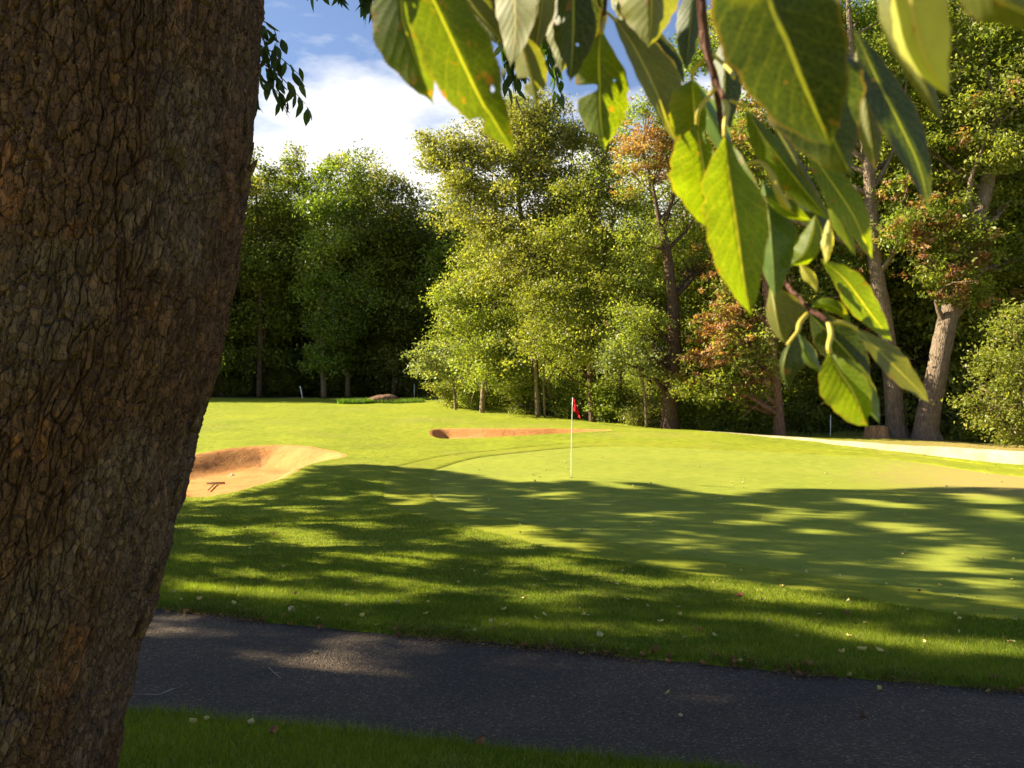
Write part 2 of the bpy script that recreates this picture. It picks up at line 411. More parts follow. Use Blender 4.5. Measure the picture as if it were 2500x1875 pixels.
FLOOR = poly([(-120, 63), (-30, 62), (-12, 61.5), (0, 60.5), (1.8, 55), (3.2, 49), (5.2, 45.3), (8, 43), (12, 42), (16, 41), (19.5, 39.3), (22.5, 36.2), (30, 33), (70, 28), (130, 60), (220, 260), (0, 290), (-220, 260)], 400, 0.25, 6)
def path_poly():
    far = [(-26, 16.5), (-16, 12.4), (-8, 9.6)] + [gp(px, py, 1.91 * F / (py - 400)) for px, py in ((153, 606), (324, 625), (509, 641), (694, 660), (1024, 690))] + [(7, 4.5), (14, 2.6), (26, -1)]
    near = [(26, -3.4), (14, 0.1), (7, 1.9), gp(1000, 830, 3.5)] + [gp(px, py, 1.88 * F / (py - 400)) for px, py in ((694, 784), (463, 753), (130, 712))] + [(-6, 6.6), (-16, 10.1), (-26, 14.2)]
    a = catmull(far, 420); b = catmull(near, 420)
    P = np.vstack([a, b])
    w = np.stack([fbm(P[:, 0] * 3, P[:, 1] * 3, 4, 2) - 0.47, fbm(P[:, 0] * 3 + 30, P[:, 1] * 3, 4, 8) - 0.47], 1)
    return P + w * 0.16
PATH = path_poly()
def sdist(P, x, y):
    """signed distance to polygon, positive inside"""
    x = np.asarray(x, float).ravel(); y = np.asarray(y, float).ravel()
    A = P; B = np.roll(P, -1, 0); out = np.full(len(x), -1e9)
    lo = P.min(0) - 3; hi = P.max(0) + 3
    k = np.where((x > lo[0]) & (x < hi[0]) & (y > lo[1]) & (y < hi[1]))[0]
    for s in range(0, len(k), 8000):
        kk = k[s:s + 8000]; X = x[kk][:, None]; Y = y[kk][:, None]
        ex, ey = (B - A).T; wx = X - A[:, 0]; wy = Y - A[:, 1]
        t = np.clip((wx * ex + wy * ey) / (ex * ex + ey * ey + 1e-12), 0, 1)
        d = np.sqrt(((wx - t * ex) ** 2 + (wy - t * ey) ** 2).min(1))
        c = ((A[:, 1] > Y) != (B[:, 1] > Y)) & (X < ex * (Y - A[:, 1]) / (ey + 1e-12 * (ey == 0) + 0.0) + A[:, 0])
        out[kk] = np.where(c.sum(1) % 2 == 1, d, -d)
    return out
def ground_z(x, y):
    x = np.asarray(x, float); y = np.asarray(y, float); sh = x.shape; x = x.ravel(); y = y.ravel()
    z = base_z(x, y)
    sg = sdist(GREEN, x, y); sc = sdist(COLLAR, x, y); sp = sdist(PATH, x, y)
    rough = 1 - smooth(-0.6, 0.1, sc)
    z += rough * 0.05 * (fbm(x * 0.7, y * 0.7, 3, 1) - 0.45) * 2 * (1 - smooth(-0.4, 0.05, sp)) + rough * 0.012 * (vnoise(x * 5, y * 5, 9) - .5)
    z += 0.020 * (1 - smooth(-0.05, 0.0, sc)) * (1 - smooth(-0.15, 0, sp)) - 0.022 * smooth(-0.04, 0.0, sg)
    z += -0.025 * smooth(-0.06, 0.02, sp)
    for P, dep, w in ((BL, 0.55, 1.5), (BM, 0.34, 0.7), (BR, 0.70, 1.1)):
        s = sdist(P, x, y)
        far = smooth(0, w, s)
        z -= dep * far * (0.92 + 0.16 * fbm(x * 1.1, y * 1.1, 3, 21)) - 0.03 * np.exp(-(s / 0.25) ** 2)
    return z.reshape(sh)
def gz(x, y): return float(ground_z(np.array([x]), np.array([y]))[0])
# coarse height table for quick ray hits
def hits(px, py, dmin=3.0, dmax=75.0):
    """first ground hit for arrays of 1024 pixels"""
    px = np.atleast_1d(np.asarray(px, float)); py = np.atleast_1d(np.asarray(py, float))
    ds = np.geomspace(dmin, dmax, 160); res = np.zeros((len(px), 3)); done = np.zeros(len(px), bool)
    u = (384 - py) / F
    for d in ds:
        s = d / (cP - u * sP); X = (px - 512) / F * s; Z = CAMZ + s * (sP + u * cP); Y = np.full(len(px), d)
        g = base_fast(X, Y); k = (~done) & (Z <= g)
        res[k] = np.stack([X, Y, g], 1)[k]; done |= k
    res[~done] = np.stack([X, Y, base_fast(X, Y)], 1)[~done]
    return res
_gx = np.linspace(-40, 45, 341); _gy = np.linspace(0, 80, 321)
_GZ = ground_z(*np.meshgrid(_gx, _gy, indexing='ij'))
def base_fast(x, y):
    i = np.clip((x + 40) / 85 * 340, 0, 339.999); j = np.clip(y / 80 * 320, 0, 319.999); a = i.astype(int); b = j.astype(int); fi = i - a; fj = j - b
    return (_GZ[a, b] * (1 - fi) + _GZ[a + 1, b] * fi) * (1 - fj) + (_GZ[a, b + 1] * (1 - fi) + _GZ[a + 1, b + 1] * fi) * fj

# points for the ground sheet
pts = []
az = np.tan(np.radians(np.linspace(-46, 46, 190)))
for k, d in enumerate(np.geomspace(2.6, 95, 230)):
    pts.append(np.stack([(az + (az[1] - az[0]) * 0.5 * (k % 2)) * d, np.full(len(az), d)], 1))
cx_, cy_ = np.meshgrid(np.arange(-60, 61, 3.0), np.arange(-30, 91, 3.0)); c = np.stack([cx_.ravel(), cy_.ravel()], 1)
c = c[(np.abs(c[:, 0]) > 1.05 * c[:, 1] + 0.5) | (c[:, 1] < 2.0)]; pts.append(c)
a = np.linspace(0, 2 * np.pi, 60, endpoint=False)
for r in (125, 180, 280, 450, 800): pts.append(np.stack([np.cos(a) * r, np.sin(a) * r + 20], 1))
loops = [GREEN, COLLAR, BL, BM, BR, PATH, FLOOR]
extra = [offset(GREEN, 0.045), offset(COLLAR, 0.055), offset(PATH, 0.07)]
for P, ws in ((BL, (.1, .2, .3, .42, .55, .7, .85, 1.0, 1.2, 1.4, 1.55)), (BM, (.08, .16, .25, .35, .45, .58, .7)), (BR, (.1, .2, .3, .42, .55, .7, .85, 1.0, 1.12))):
    for w in ws: extra.append(offset(P, -w))
    extra.append(offset(P, 0.12)); extra.append(offset(P, 0.3))
pts = np.vstack(pts + extra)
keep = np.ones(len(pts), bool)
nx = len(np.vstack(extra))
for P in loops:
    s = sdist(P, pts[:, 0], pts[:, 1]); k = np.abs(s) < 0.035; k[-nx:] = False; keep &= ~k
pts = pts[keep]
off = len(pts); V2 = [Vector((float(p[0]), float(p[1]))) for p in pts]; faces = []
for P in loops:
    faces.append(list(range(off, off + len(P)))); off += len(P); V2 += [Vector((float(p[0]), float(p[1]))) for p in P]
vo_, ed_, fo_, ov_, oe_, of_ = delaunay_2d_cdt(V2, [], faces, 0, 1e-4)
XY = np.array([[v.x, v.y] for v in vo_]); Z = ground_z(XY[:, 0], XY[:, 1])
VG = np.column_stack([XY, Z]); FG = np.array([list(f) for f in fo_]);
reg = np.zeros(len(FG), int)
cen = VG[FG].mean(1)
for code, P in ((2, COLLAR), (1, GREEN), (3, BL), (4, BM), (5, BR), (6, PATH), (7, FLOOR)): reg[sdist(P, cen[:, 0], cen[:, 1]) > 0] = code
def region(name, code, mat, label):
    f = FG[reg == code]; used, inv = np.unique(f.ravel(), return_inverse=True)
    o = mesh_np(name, VG[used], inv.reshape(-1, 3), mat, smooth_sh=True); tag(o, label, None, None, "structure"); return o
region("ground", 0, M['rough'], "mown rough lawn rolling away from the path to the woods")
region("putting_green", 1, M['green'], "smooth pale putting green half in dappled shade")
region("green_collar", 2, M['collar'], "ring of collar turf round the putting green")
region("sand_bunker", 3, M['sand'], "orange sand bunker beside the big trunk")
region("sand_bunker", 4, M['sand'], "long low orange sand bunker behind the flag")
region("sand_bunker", 5, M['palesand'], "pale sand bunker curving behind the green below the two grey trunks")
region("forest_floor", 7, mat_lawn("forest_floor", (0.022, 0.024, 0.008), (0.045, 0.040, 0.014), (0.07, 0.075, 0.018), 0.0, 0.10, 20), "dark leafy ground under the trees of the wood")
region("path", 6, M['asphalt'], "dark asphalt path crossing in front of the green")
print("ground", len(VG), time.time() - T0)

# ------------------------------------------------------------------ foliage
def leaves_at(Cn, size, spread, per, cols, bias, aspect=0.5, flat=0.6, jit=0.25):
    """Cn (n,3) sprig centres, bias (n,3) preferred normals; returns V, F, C for per leaves each (rhombus quads)."""
    n = len(Cn) * per
    c = np.repeat(Cn, per, 0) + rng.normal(0, 1, (n, 3)) * (np.repeat(spread, per)[:, None] if np.ndim(spread) else spread) * np.array([1, 1, flat])
    nb = np.repeat(bias, per, 0) + rng.normal(0, 0.75, (n, 3)); nb /= np.linalg.norm(nb, axis=1)[:, None]
    r = rng.normal(0, 1, (n, 3)); r[:, 2] -= 0.5
    u = np.cross(nb, r); u /= np.linalg.norm(u, axis=1)[:, None]; v = np.cross(nb, u)
    s = size * (0.65 + 0.7 * rng.random(n))[:, None]
    V = np.empty((n, 4, 3)); V[:, 0] = c - u * s * 0.5; V[:, 1] = c + v * s * aspect * 0.5 + nb * s * 0.08; V[:, 2] = c + u * s * 0.5; V[:, 3] = c - v * s * aspect * 0.5 + nb * s * 0.08
    Fq = np.arange(n * 4).reshape(n, 4)
    C = np.repeat(cols, per, 0) * (1 + jit * (rng.random((n, 1)) - 0.5) * 2) * (1 + 0.12 * (rng.random((n, 3)) - 0.5))
    return V.reshape(-1, 3), Fq, np.clip(C, 0.003, 0.9)
PAL = {'dark': [(0.078, 0.105, 0.018), (0.110, 0.140, 0.023), (0.150, 0.180, 0.030)],
       'mid': [(0.130, 0.170, 0.028), (0.180, 0.220, 0.037), (0.235, 0.265, 0.052)],
       'light': [(0.180, 0.215, 0.042), (0.240, 0.275, 0.058), (0.310, 0.325, 0.080)],
       'olive': [(0.195, 0.210, 0.052), (0.260, 0.265, 0.072), (0.330, 0.320, 0.100)],
       'grey': [(0.21, 0.24, 0.10), (0.28, 0.31, 0.14), (0.34, 0.36, 0.18)],
       'brown': [(0.28, 0.14, 0.07), (0.36, 0.19, 0.10), (0.42, 0.25, 0.14)]}
def crown_geo(blobs, dens=9.0, per=16, size=0.17, spread=0.30, pal='mid', brown=0.0, flat=0.6, shell=0.45):
    """blobs: (centre xyz, radii xyz[, palette, brown]); sprig count follows the volume."""
    Vs, Fs, Cs, n0 = [], [], [], 0
    for bl in blobs:
        c, r = np.array(bl[0], float), np.array(bl[1], float)
        p = bl[2] if len(bl) > 2 and bl[2] else pal; br = bl[3] if len(bl) > 3 else brown
        n = max(6, int(1.15 * dens * (r[0] * r[1] * r[2]) ** (1 / 3) ** 1 * (r.mean()) * 4))
        d = rng.normal(0, 1, (n, 3)); d /= np.linalg.norm(d, axis=1)[:, None]
        rad = (shell + (1 - shell) * rng.random(n)) ** 0.8
        ns = max(3, n // 9); pick = rng.integers(0, ns, n)        # sprays: sprigs gathered round a few limb ends
        # lumpy outline
        ph = rng.random(3) * 6.28
        lump = 1 + 0.22 * np.sin(d[:, 0] * 5 + ph[0]) * np.sin(d[:, 2] * 6 + ph[1]) + 0.12 * np.sin(d[:, 1] * 9 + ph[2]) + rng.normal(0, 0.07, n)
        P = c + d * r * (rad * lump)[:, None]
        loc_ = P[pick] + rng.normal(0, 1, (n, 3)) * np.array([.42, .42, .17]) * min(1.0, r.mean() / 1.6) * (size / .16) ** .5
        loc_[:, 2] -= .10 * ((loc_[:, 0] - P[pick, 0]) ** 2 + (loc_[:, 1] - P[pick, 1]) ** 2)
        P = np.where((rng.random(n) < .82)[:, None], loc_, P)
        pa = np.array(PAL[p]); cols = pa[rng.integers(0, 3, n)] * (0.8 + 0.4 * vnoise(P[:, 0] * 0.9, P[:, 2] * 0.9 + P[:, 1], 3))[:, None]
        spr = np.full(n, spread)
        if br:
            bmask = (vnoise(P[:, 0] * 2.6 + 40, P[:, 2] * 2.6 + P[:, 1] * 1.7, 17) < br * 1.12) & (rng.random(n) < 0.85)
            cols[bmask] = np.array(PAL['brown'])[rng.integers(0, 3, int(bmask.sum()))]; spr[bmask] *= .5
        V, Fq, C = leaves_at(P, size, spr, per, cols, d * 0.7 + np.array([0, 0, 0.7]), flat=flat)
        Vs.append(V); Fs.append(Fq + n0); Cs.append(C); n0 += len(V)
    return np.vstack(Vs), np.vstack(Fs), np.vstack(Cs)
NQ = 0
def make_tree(name, label, cat, base, trunk, limbs, blobs, bark, group=None, crown='crown', auto_limbs=True, seg=9, **kw):
    """base world point; trunk list of (point, radius); limbs list of lists; blobs in world space."""
    global NQ
    root = empty(name, base, label, cat, group)
    if trunk:
        g = Geo(); g.tube([t[0] for t in trunk], [t[1] for t in trunk], seg + 3, n=len(trunk) * 6, wob=0.10)
        for lb in limbs: g.tube([t[0] for t in lb], [t[1] for t in lb], 6, n=len(lb) * 4, wob=0.1)
        if auto_limbs:
            TP = catmull(np.array([list(t[0]) + [t[1]] for t in trunk]), 24)
            for bl in blobs:
                c = np.array(bl[0], float); zz = c[2] - 0.45 * math.hypot(*(c[:2] - TP[-1][:2])) - 0.8
                k = int(np.argmin(np.abs(TP[:, 2] - max(zz, TP[4][2])))); s = TP[k]
                r0 = min(s[3] * 0.55, 0.16); mid = (s[:3] + c) / 2 + np.array([rng.normal(0, .3), rng.normal(0, .3), -0.1 + rng.random() * 0.5])
                g.tube([s[:3], mid, c], [r0, r0 * 0.55, 0.02], 5, n=8)
                for q in range(3):
                    e2 = c + rng.normal(0, 0.55, 3) * np.array(bl[1]); g.tube([mid, (mid + e2) / 2 + rng.normal(0, .15, 3), e2], [r0 * 0.4, 0.025, 0.008], 4, n=6)
        g.obj("trunk", bark, root, origin=base, sm=True)
    V, Fq, C = crown_geo(blobs, **kw); NQ += len(Fq)
    mesh_np(crown, V - np.asarray(base, float), Fq, M['leaf'], root, C)
    return root
def dup(root, loc, rz, sc, label=None, group=None):
    r = root.copy(); COL.objects.link(r); r.location = [float(v) for v in loc]; r.rotation_euler = (0, 0, rz); r.scale = (sc[0], sc[0], sc[1])
    if label: r["label"] = label
    if group: r["group"] = group
    for ch in list(root.children):
        c = ch.copy(); COL.objects.link(c); c.parent = r
        for g in ch.children:
            d = g.copy(); COL.objects.link(d); d.parent = c
    return r
def B(x, y, r, d, dy=0.0, pal=None, br=None, ry=None, rd=None):
    """blob at photo pixels (2212 view), pixel radius r, distance d"""
    s = d / F * K
    rr = r * s
    t = [tuple(dpx(x, y, d + dy)), (rr, (rd or 1.0) * rr, (ry * s if ry else rr))]
    if br is not None: t += [pal, br]
    elif pal: t += [pal]
    return t
def onground(x_d, d):
    X = (x_d * K - 512) / F * d; return np.array([X, d, gz(X, d)])

# ---- left wood: tall narrow trees in shade, two ranks
top = [(438, 350), (480, 360), (520, 352), (560, 345), (606, 350), (652, 330), (700, 352), (752, 338), (800, 350), (850, 385), (886, 418), (930, 432), (975, 440), (1010, 470)]
descr = ["tall dark tree with its crown nearly touching the big trunk", "slim dark tree just clear of the big trunk", "dark woodland tree with sky gaps in its top", "dark woodland tree with a rounded top, fourth along the far wood",
         "dark woodland tree left of the highest crown in the far wood", "highest crown in the far wood behind the far lawn", "dark tree with a narrow trunk right of the highest crown", "twin-topped tree above the thin lit trunks of the far wood",
         "dark tree where the far wood's top begins to slope down", "bushy dark tree on the sloping shoulder of the far wood", "lower dark tree near the notch of white sky", "short dense tree at the notch between far wood and lit trees",
         "dark tree half behind the tall willowy tree", "darkest tree tucked behind the tall willowy tree"]
for i, (x, yt) in enumerate(top):
    d = 66 + 3.5 * (i % 3) + rng.random() * 2
    b = onground(x, d); hgt = dpx(x, yt, d)[2]; X = b[0]; H = hgt - b[2]
    blobs = []
    for k, f in enumerate((0.17, 0.34, 0.46, 0.58, 0.69, 0.79, 0.88, 0.95, 1.01)):
        r = (1.5, 1.9, 2.2, 2.2, 2.0, 1.6, 1.2, 0.8, 0.5)[k] * (0.9 + 0.3 * rng.random())
        for q in range(2):
            blobs.append(((X + rng.normal(0, 1.0) * (1 - f * 0.5), b[1] + rng.normal(0, 1.0), b[2] + H * f - r * 0.2), (r * 0.85, r, r * 0.8), ('dark', 'mid', 'mid', 'light', 'olive')[rng.integers(0, 5)]))
    tr = [((X, b[1], b[2] - 0.3), 0.24), ((X + rng.normal(0, .3), b[1], b[2] + H * 0.4), 0.17), ((X + rng.normal(0, .5), b[1], b[2] + H * 0.9), 0.06)]
    make_tree("woodland_tree", descr[i], "tree", b, tr, [], blobs, M['bark_tan'] if i in (6, 7, 8) else M['bark_brown'], "shaded trees of the far wood", dens=10.5, per=13, size=0.26, spread=0.42, pal='dark')

# ---- middle: tall willowy pale tree
d = 47
b = onground(1165, d)
bl = [B(960, 320, 50, d), B(1000, 370, 60, d), B(1050, 300, 60, d), B(1110, 270, 60, d, 1), B(1170, 260, 55, d), B(1220, 300, 45, d, 1), B(1080, 380, 75, d), B(1150, 360, 70, d, -1), B(930, 305, 25, d),
      B(1030, 460, 70, d), B(1110, 470, 80, d, -1), B(1190, 460, 60, d), B(1060, 560, 70, d, -1), B(1140, 570, 75, d, -2), B(1000, 420, 45, d), B(1200, 560, 60, d), B(1130, 330, 60, d, 2), B(1120, 225, 30, d), B(1180, 215, 28, d), B(1160, 330, 60, d, -1), B(1220, 400, 60, d), B(1250, 470, 55, d), B(1150, 250, 45, d, -1), B(940, 350, 30, d), B(1230, 300, 40, d, -1)]
s = lambda x, y, dd=d: dpx(x, y, dd)
make_tree("willowy_tree", "tall feathery pale green tree rising against the white cloud", "tree", b,
          [(b - [0, 0, .3], .22), (s(1155, 780), .19), (s(1150, 600), .15), (s(1120, 430), .10), (s(1100, 300), .05)],
          [[(s(1150, 620), .12), (s(1060, 480), .08), (s(985, 400), .05), (s(940, 320), .02)], [(s(1150, 560), .1), (s(1220, 420), .06), (s(1240, 270), .03), (s(1210, 190), .01)]],
          bl, M['bark_tan'], dens=18, per=17, size=0.17, spread=0.30, pal='olive')
d = 54
b = onground(1400, d)
bl = [B(1330, 330, 60, d), B(1290, 400, 60, d), B(1400, 430, 60, d), B(1480, 380, 60, d), B(1540, 300, 60, d), B(1350, 260, 45, d), B(1480, 260, 55, d), B(1420, 330, 55, d), B(1360, 490, 60, d), B(1450, 520, 65, d), B(1560, 420, 60, d), B(1600, 250, 55, d)]
make_tree("background_oak", "tall oak behind the rusty-topped oak, filling the gap right of the willowy tree", "tree", b, [(b - [0, 0, .3], .25), (dpx(1400, 700, d), .2), (dpx(1410, 500, d), .14), (dpx(1400, 350, d), .05)], [], bl, M['bark_brown'], dens=11, per=15, size=0.19, spread=0.32, pal='light')
# ---- left skirt of the middle group
d = 48
b = onground(1040, d)
bl = [B(1010, 600, 55, d), B(975, 650, 45, d), B(1040, 680, 65, d), B(1000, 720, 60, d), B(1090, 640, 70, d, -1), B(1080, 740, 65, d, -1), B(1030, 790, 55, d, -1), B(1110, 800, 55, d, -1), B(955, 640, 28, d), B(1060, 530, 40, d)]
make_tree("lawn_edge_tree", "leafy light green tree reaching left over the lawn edge", "tree", b, [(b - [0, 0, .3], .16), (dpx(1050, 760, d), .13), (dpx(1060, 620, d), .08), (dpx(1050, 560, d), .03)], [],
          bl, M['bark_tan'], dens=16, per=17, size=0.16, spread=0.28, pal='light')
d = 50
b = onground(985, d)
bl = [B(930, 775, 36, d), B(975, 770, 42, d), B(1010, 800, 40, d), B(950, 800, 30, d), B(905, 775, 18, d)]
make_tree("grey_leaved_tree", "low grey-green leafy tree stretching left at the wood's corner", "tree", b, [(b - [0, 0, .3], .09), (dpx(980, 830, d), .07), (dpx(975, 780, d), .03)], [], bl, M['bark_tan'],
          dens=17, per=17, size=0.17, spread=0.26, pal='grey')
# ---- middle bushy trees
d = 44
b = onground(1280, d)
bl = [B(1240, 420, 55, d), B(1290, 500, 70, d), B(1230, 520, 60, d, -1), B(1340, 560, 65, d), B(1260, 620, 75, d, -1), B(1190, 660, 65, d, -1), B(1330, 660, 65, d, -1), B(1220, 740, 65, d, -2), B(1150, 730, 55, d, -1),
      B(1310, 760, 50, d, -1), B(1370, 490, 45, d, 1), B(1290, 440, 40, d, 1), B(1300, 350, 50, d + 2, 0, 'olive'), B(1290, 290, 40, d + 2, 0, 'olive'), B(1340, 420, 50, d + 1), B(1160, 650, 50, d), B(1400, 620, 50, d, 1)]
make_tree("spreading_tree", "broad yellow-green tree behind the red flag", "tree", b, [(b - [0, 0, .3], .17), (dpx(1275, 800, d), .15), (dpx(1290, 620, d), .12), (dpx(1330, 440, d), .08), (dpx(1290, 380, d), .03)],
          [[(dpx(1275, 780, d), .09), (dpx(1215, 690, d), .06), (dpx(1180, 600, d), .03)], [(dpx(1330, 520, d), .09), (dpx(1280, 470, d - 1), .06), (dpx(1250, 430, d - 1), .03)]],
          bl, M['bark_brown'], dens=16, per=17, size=0.155, spread=0.27, pal='light')
# ---- oak with rusty top and dark trunk
d = 41
b = onground(1447, d)
bl = [B(1380, 290, 55, d, 1, 'mid', 1.0), B(1375, 330, 50, d, 0, 'olive', 1.0), B(1420, 350, 60, d, 1, 'mid', 0.8), B(1370, 380, 45, d, 1, 'olive', 0.4), B(1440, 250, 40, d, 1, 'mid', 0.6), B(1400, 220, 35, d, 1, 'mid', 0.5), B(1480, 300, 50, d, 1, 'mid', 0.4),
      B(1450, 440, 55, d, 2), B(1385, 520, 55, d, .5), B(1490, 560, 55, d, 2), B(1380, 620, 55, d, .5), B(1450, 660, 50, d, 2.5), B(1500, 470, 50, d, 1, 'mid', 0.3), B(1520, 390, 50, d, 1, 'mid', 0.3), B(1530, 560, 50, d, 1, 'mid', 0.35),
      B(1350, 700, 55, d, -1), B(1390, 760, 50, d, -1, 'grey'), B(1340, 780, 45, d, -1, 'grey'), B(1400, 690, 40, d, -1), B(1460, 200, 50, d, 2), B(1510, 230, 55, d, 2, 'mid', .3)]
make_tree("rusty_oak", "oak with dark brown trunk behind the flag and a rusty patch high in its crown", "tree", b,
          [(b - [0, 0, .3], .62), (b + [0, 0, .35], .42), (dpx(1447, 850, d), .36), (dpx(1457, 760, d), .32), (dpx(1452, 640, d), .27), (dpx(1438, 530, d), .22), (dpx(1425, 480, d), .12), (dpx(1410, 400, d), .06)],
          [[(dpx(1452, 800, d), .13), (dpx(1425, 770, d - .5), .12), (dpx(1400, 735, d - .6), .09), (dpx(1350, 725, d - 1), .06), (dpx(1310, 700, d - 1), .03)],
           [(dpx(1430, 490, d), .10), (dpx(1460, 400, d), .07), (dpx(1450, 300, d), .03)]],
          bl, M['bark_brown'], dens=15, per=17, size=0.15, spread=0.26, pal='light')
# ---- maple with rusty clusters, small reddish trunk
d = 39.5
b = onground(1684, d)
bl = [B(1560, 640, 50, d, 0, 'mid', .4), B(1600, 590, 55, d, 1, 'mid', .3), B(1530, 700, 50, d, -.5, 'light', .45), B(1600, 690, 55, d, -.5, 'light', .4), B(1560, 770, 55, d, -1, 'light', .4), B(1630, 760, 55, d, -1, 'light', .4),
      B(1500, 770, 30, d, -1, 'light', .3), B(1600, 820, 50, d, -1, 'mid', .45), B(1540, 840, 45, d, -1, 'light', .3), B(1690, 700, 50, d, 1, 'mid', .2), B(1680, 640, 60, d, 1, 'mid', .25), B(1640, 520, 55, d, 1, 'mid', .25),
      B(1480, 830, 30, d, -.5, 'light', .1)]
make_tree("rusty_maple", "mid-sized maple with hanging clusters of rusty leaves and a short reddish trunk", "tree", b,
          [(b - [0, 0, .3], .27), (dpx(1680, 870, d), .24), (dpx(1668, 760, d), .2), (dpx(1655, 640, d), .14), (dpx(1640, 520, d), .06)],
          [[(dpx(1675, 860, d), .06), (dpx(1630, 880, d - .5), .04), (dpx(1600, 905, d - 1), .02)]], bl, M['bark_red'], dens=17, per=16, size=0.175, spread=0.24, pal='mid')
# ---- two big grey trunks on the right
d = 38.5
b = onground(1936, d)
bl = [B(1760, 120, 70, d, 2), B(1830, 60, 70, d, 2), B(1700, 300, 60, d, 2, 'mid', .2), B(1640, 250, 55, d, 2, 'mid', .4), B(1750, 480, 60, d, 2), B(1800, 400, 60, d, 2), B(1700, 420, 55, d, 2, 'mid', .3), B(1840, 300, 50, d, 1, 'mid', .1),
      B(1830, 560, 55, d, 1.5, 'mid', .25), B(1760, 640, 55, d, 2, 'mid', .25), B(1960, 300, 40, d, 1), B(1960, 420, 55, d, -.8, 'mid', .4), B(1950, 500, 50, d, -1.2, 'mid', .35), B(1930, 160, 50, d, 1), B(1680, 130, 60, d, 2, 'mid', .2), B(1600, 120, 55, d, 2),
      B(1750, 20, 70, d, 2), B(1650, 30, 60, d, 2), B(1930, 20, 60, d, 2), B(1560, 60, 60, d, 2, 'olive'), B(1880, 180, 55, d, 2), B(1690, 220, 55, d, 2), B(1600, 330, 60, d, 2, 'mid', .3), B(1560, 430, 60, d, 2, 'mid', .2), B(1980, 180, 35, d, 1.5), B(1500, 130, 55, d, 3, 'mid')]
make_tree("grey_trunk_oak", "oak with an upright curving grey trunk beside the stump", "tree", b,
          [(b - [0, 0, .3], .68), (b + [0, 0, .35], .48), (dpx(1933, 900, d), .42), (dpx(1925, 800, d), .38), (dpx(1908, 680, d), .36), (dpx(1890, 560, d), .32), (dpx(1882, 450, d), .28), (dpx(1872, 330, d), .24), (dpx(1840, 120, d), .14), (dpx(1830, -60, d), .08)],
          [[(dpx(1875, 360, d), .12), (dpx(1760, 230, d), .08), (dpx(1700, 100, d), .04)], [(dpx(1880, 420, d), .12), (dpx(1940, 300, d), .08), (dpx(1960, 160, d), .04)]],
          bl, M['bark_grey'], dens=20, per=16, size=0.185, spread=0.27, pal='mid')
d = 37.5
b = onground(2000, d)
bl = [B(2110, 120, 75, d, 1), B(2040, 180, 50, d, 1, 'light'), B(2180, 60, 70, d), B(2180, 200, 75, d, 0, 'light', .15), B(2070, 300, 60, d, 1, 'mid', .25), B(2180, 330, 60, d, 1, 'mid', .2), B(2020, 400, 50, d, .8, 'mid', .25),
      B(2060, 600, 50, d, -1, 'mid', .5), B(2010, 560, 50, d, -.8, 'mid', .4), B(2100, 520, 50, d, -1, 'mid', .35), B(2060, 470, 50, d, -.8, 'mid', .35), B(1990, 490, 40, d, -.6, 'mid', .4), B(2000, 320, 50, d, .5, 'mid', .1), B(2130, 330, 55, d, -.6, 'light', .2), B(2210, 300, 55, d, -.4, 'mid', .2), B(2150, 440, 50, d, .5, 'mid', .2),
      B(2190, 560, 60, d, 1, 'mid', .15), B(2100, 640, 35, d, -.8, 'mid', .4), B(2240, 420, 70, d, 1), B(2250, 150, 80, d), B(2000, 60, 40, d, 1), B(2060, 20, 60, d, 1), B(2110, 250, 50, d, -.5, 'light', .15)]
make_tree("grey_trunk_oak", "oak with a thick leaning pale grey trunk and rusty leaves", "tree", b,
          [(b - [0, 0, .3], .78), (b + [0, 0, .35], .58), (dpx(2005, 900, d), .50), (dpx(2025, 800, d), .45), (dpx(2045, 700, d), .42), (dpx(2075, 600, d), .38), (dpx(2110, 480, d), .34), (dpx(2135, 380, d), .28), (dpx(2150, 250, d), .16), (dpx(2120, 100, d), .08)],
          [[(dpx(2130, 400, d), .2), (dpx(2175, 320, d), .17), (dpx(2230, 260, d), .12)], [(dpx(2100, 500, d), .14), (dpx(2095, 400, d - .5), .1), (dpx(2130, 300, d - 1), .04)]],
          bl, M['bark_grey'], dens=20, per=16, size=0.185, spread=0.25, pal='mid')
d = 42
b = onground(1830, d)
bl = [B(1750, 560, 60, d, 0, 'mid', .2), B(1800, 660, 60, d, 0, 'mid', .3), B(1740, 760, 60, d, 0, 'mid', .15), B(1830, 760, 60, d, 0, 'mid', .2), B(1890, 700, 50, d, .5, 'mid', .2), B(1780, 840, 55, d, -.5, 'mid'), B(1850, 850, 50, d, 0, 'mid', .1), B(1710, 650, 50, d), B(1860, 600, 55, d, 1, 'mid', .2),
      B(1980, 640, 50, d, .5, 'mid', .35), B(1965, 740, 40, d, .5, 'mid', .15), B(1975, 830, 36, d, .5, 'mid')]
make_tree("understory_maple", "green maple filling the space left of the upright grey trunk", "tree", b, [(b - [0, 0, .3], .14), (dpx(1835, 820, d), .12), (dpx(1820, 700, d), .08), (dpx(1810, 600, d), .03)], [], bl, M['bark_brown'], dens=15, per=16, size=0.19, spread=0.26, pal='light')
d = 41
b = onground(2130, d)
bl = [B(2110, 700, 50, d, 0, 'mid', .2), B(2090, 780, 45, d, 0, 'mid'), B(2150, 640, 55, d, 0, 'mid', .25), B(2160, 560, 60, d, 0, 'mid', .2), B(2200, 660, 55, d, 0, 'mid'), B(2130, 840, 50, d, 0, 'mid'), B(2100, 880, 40, d, 0, 'mid'), B(2210, 480, 60, d, .5, 'mid', .1)]
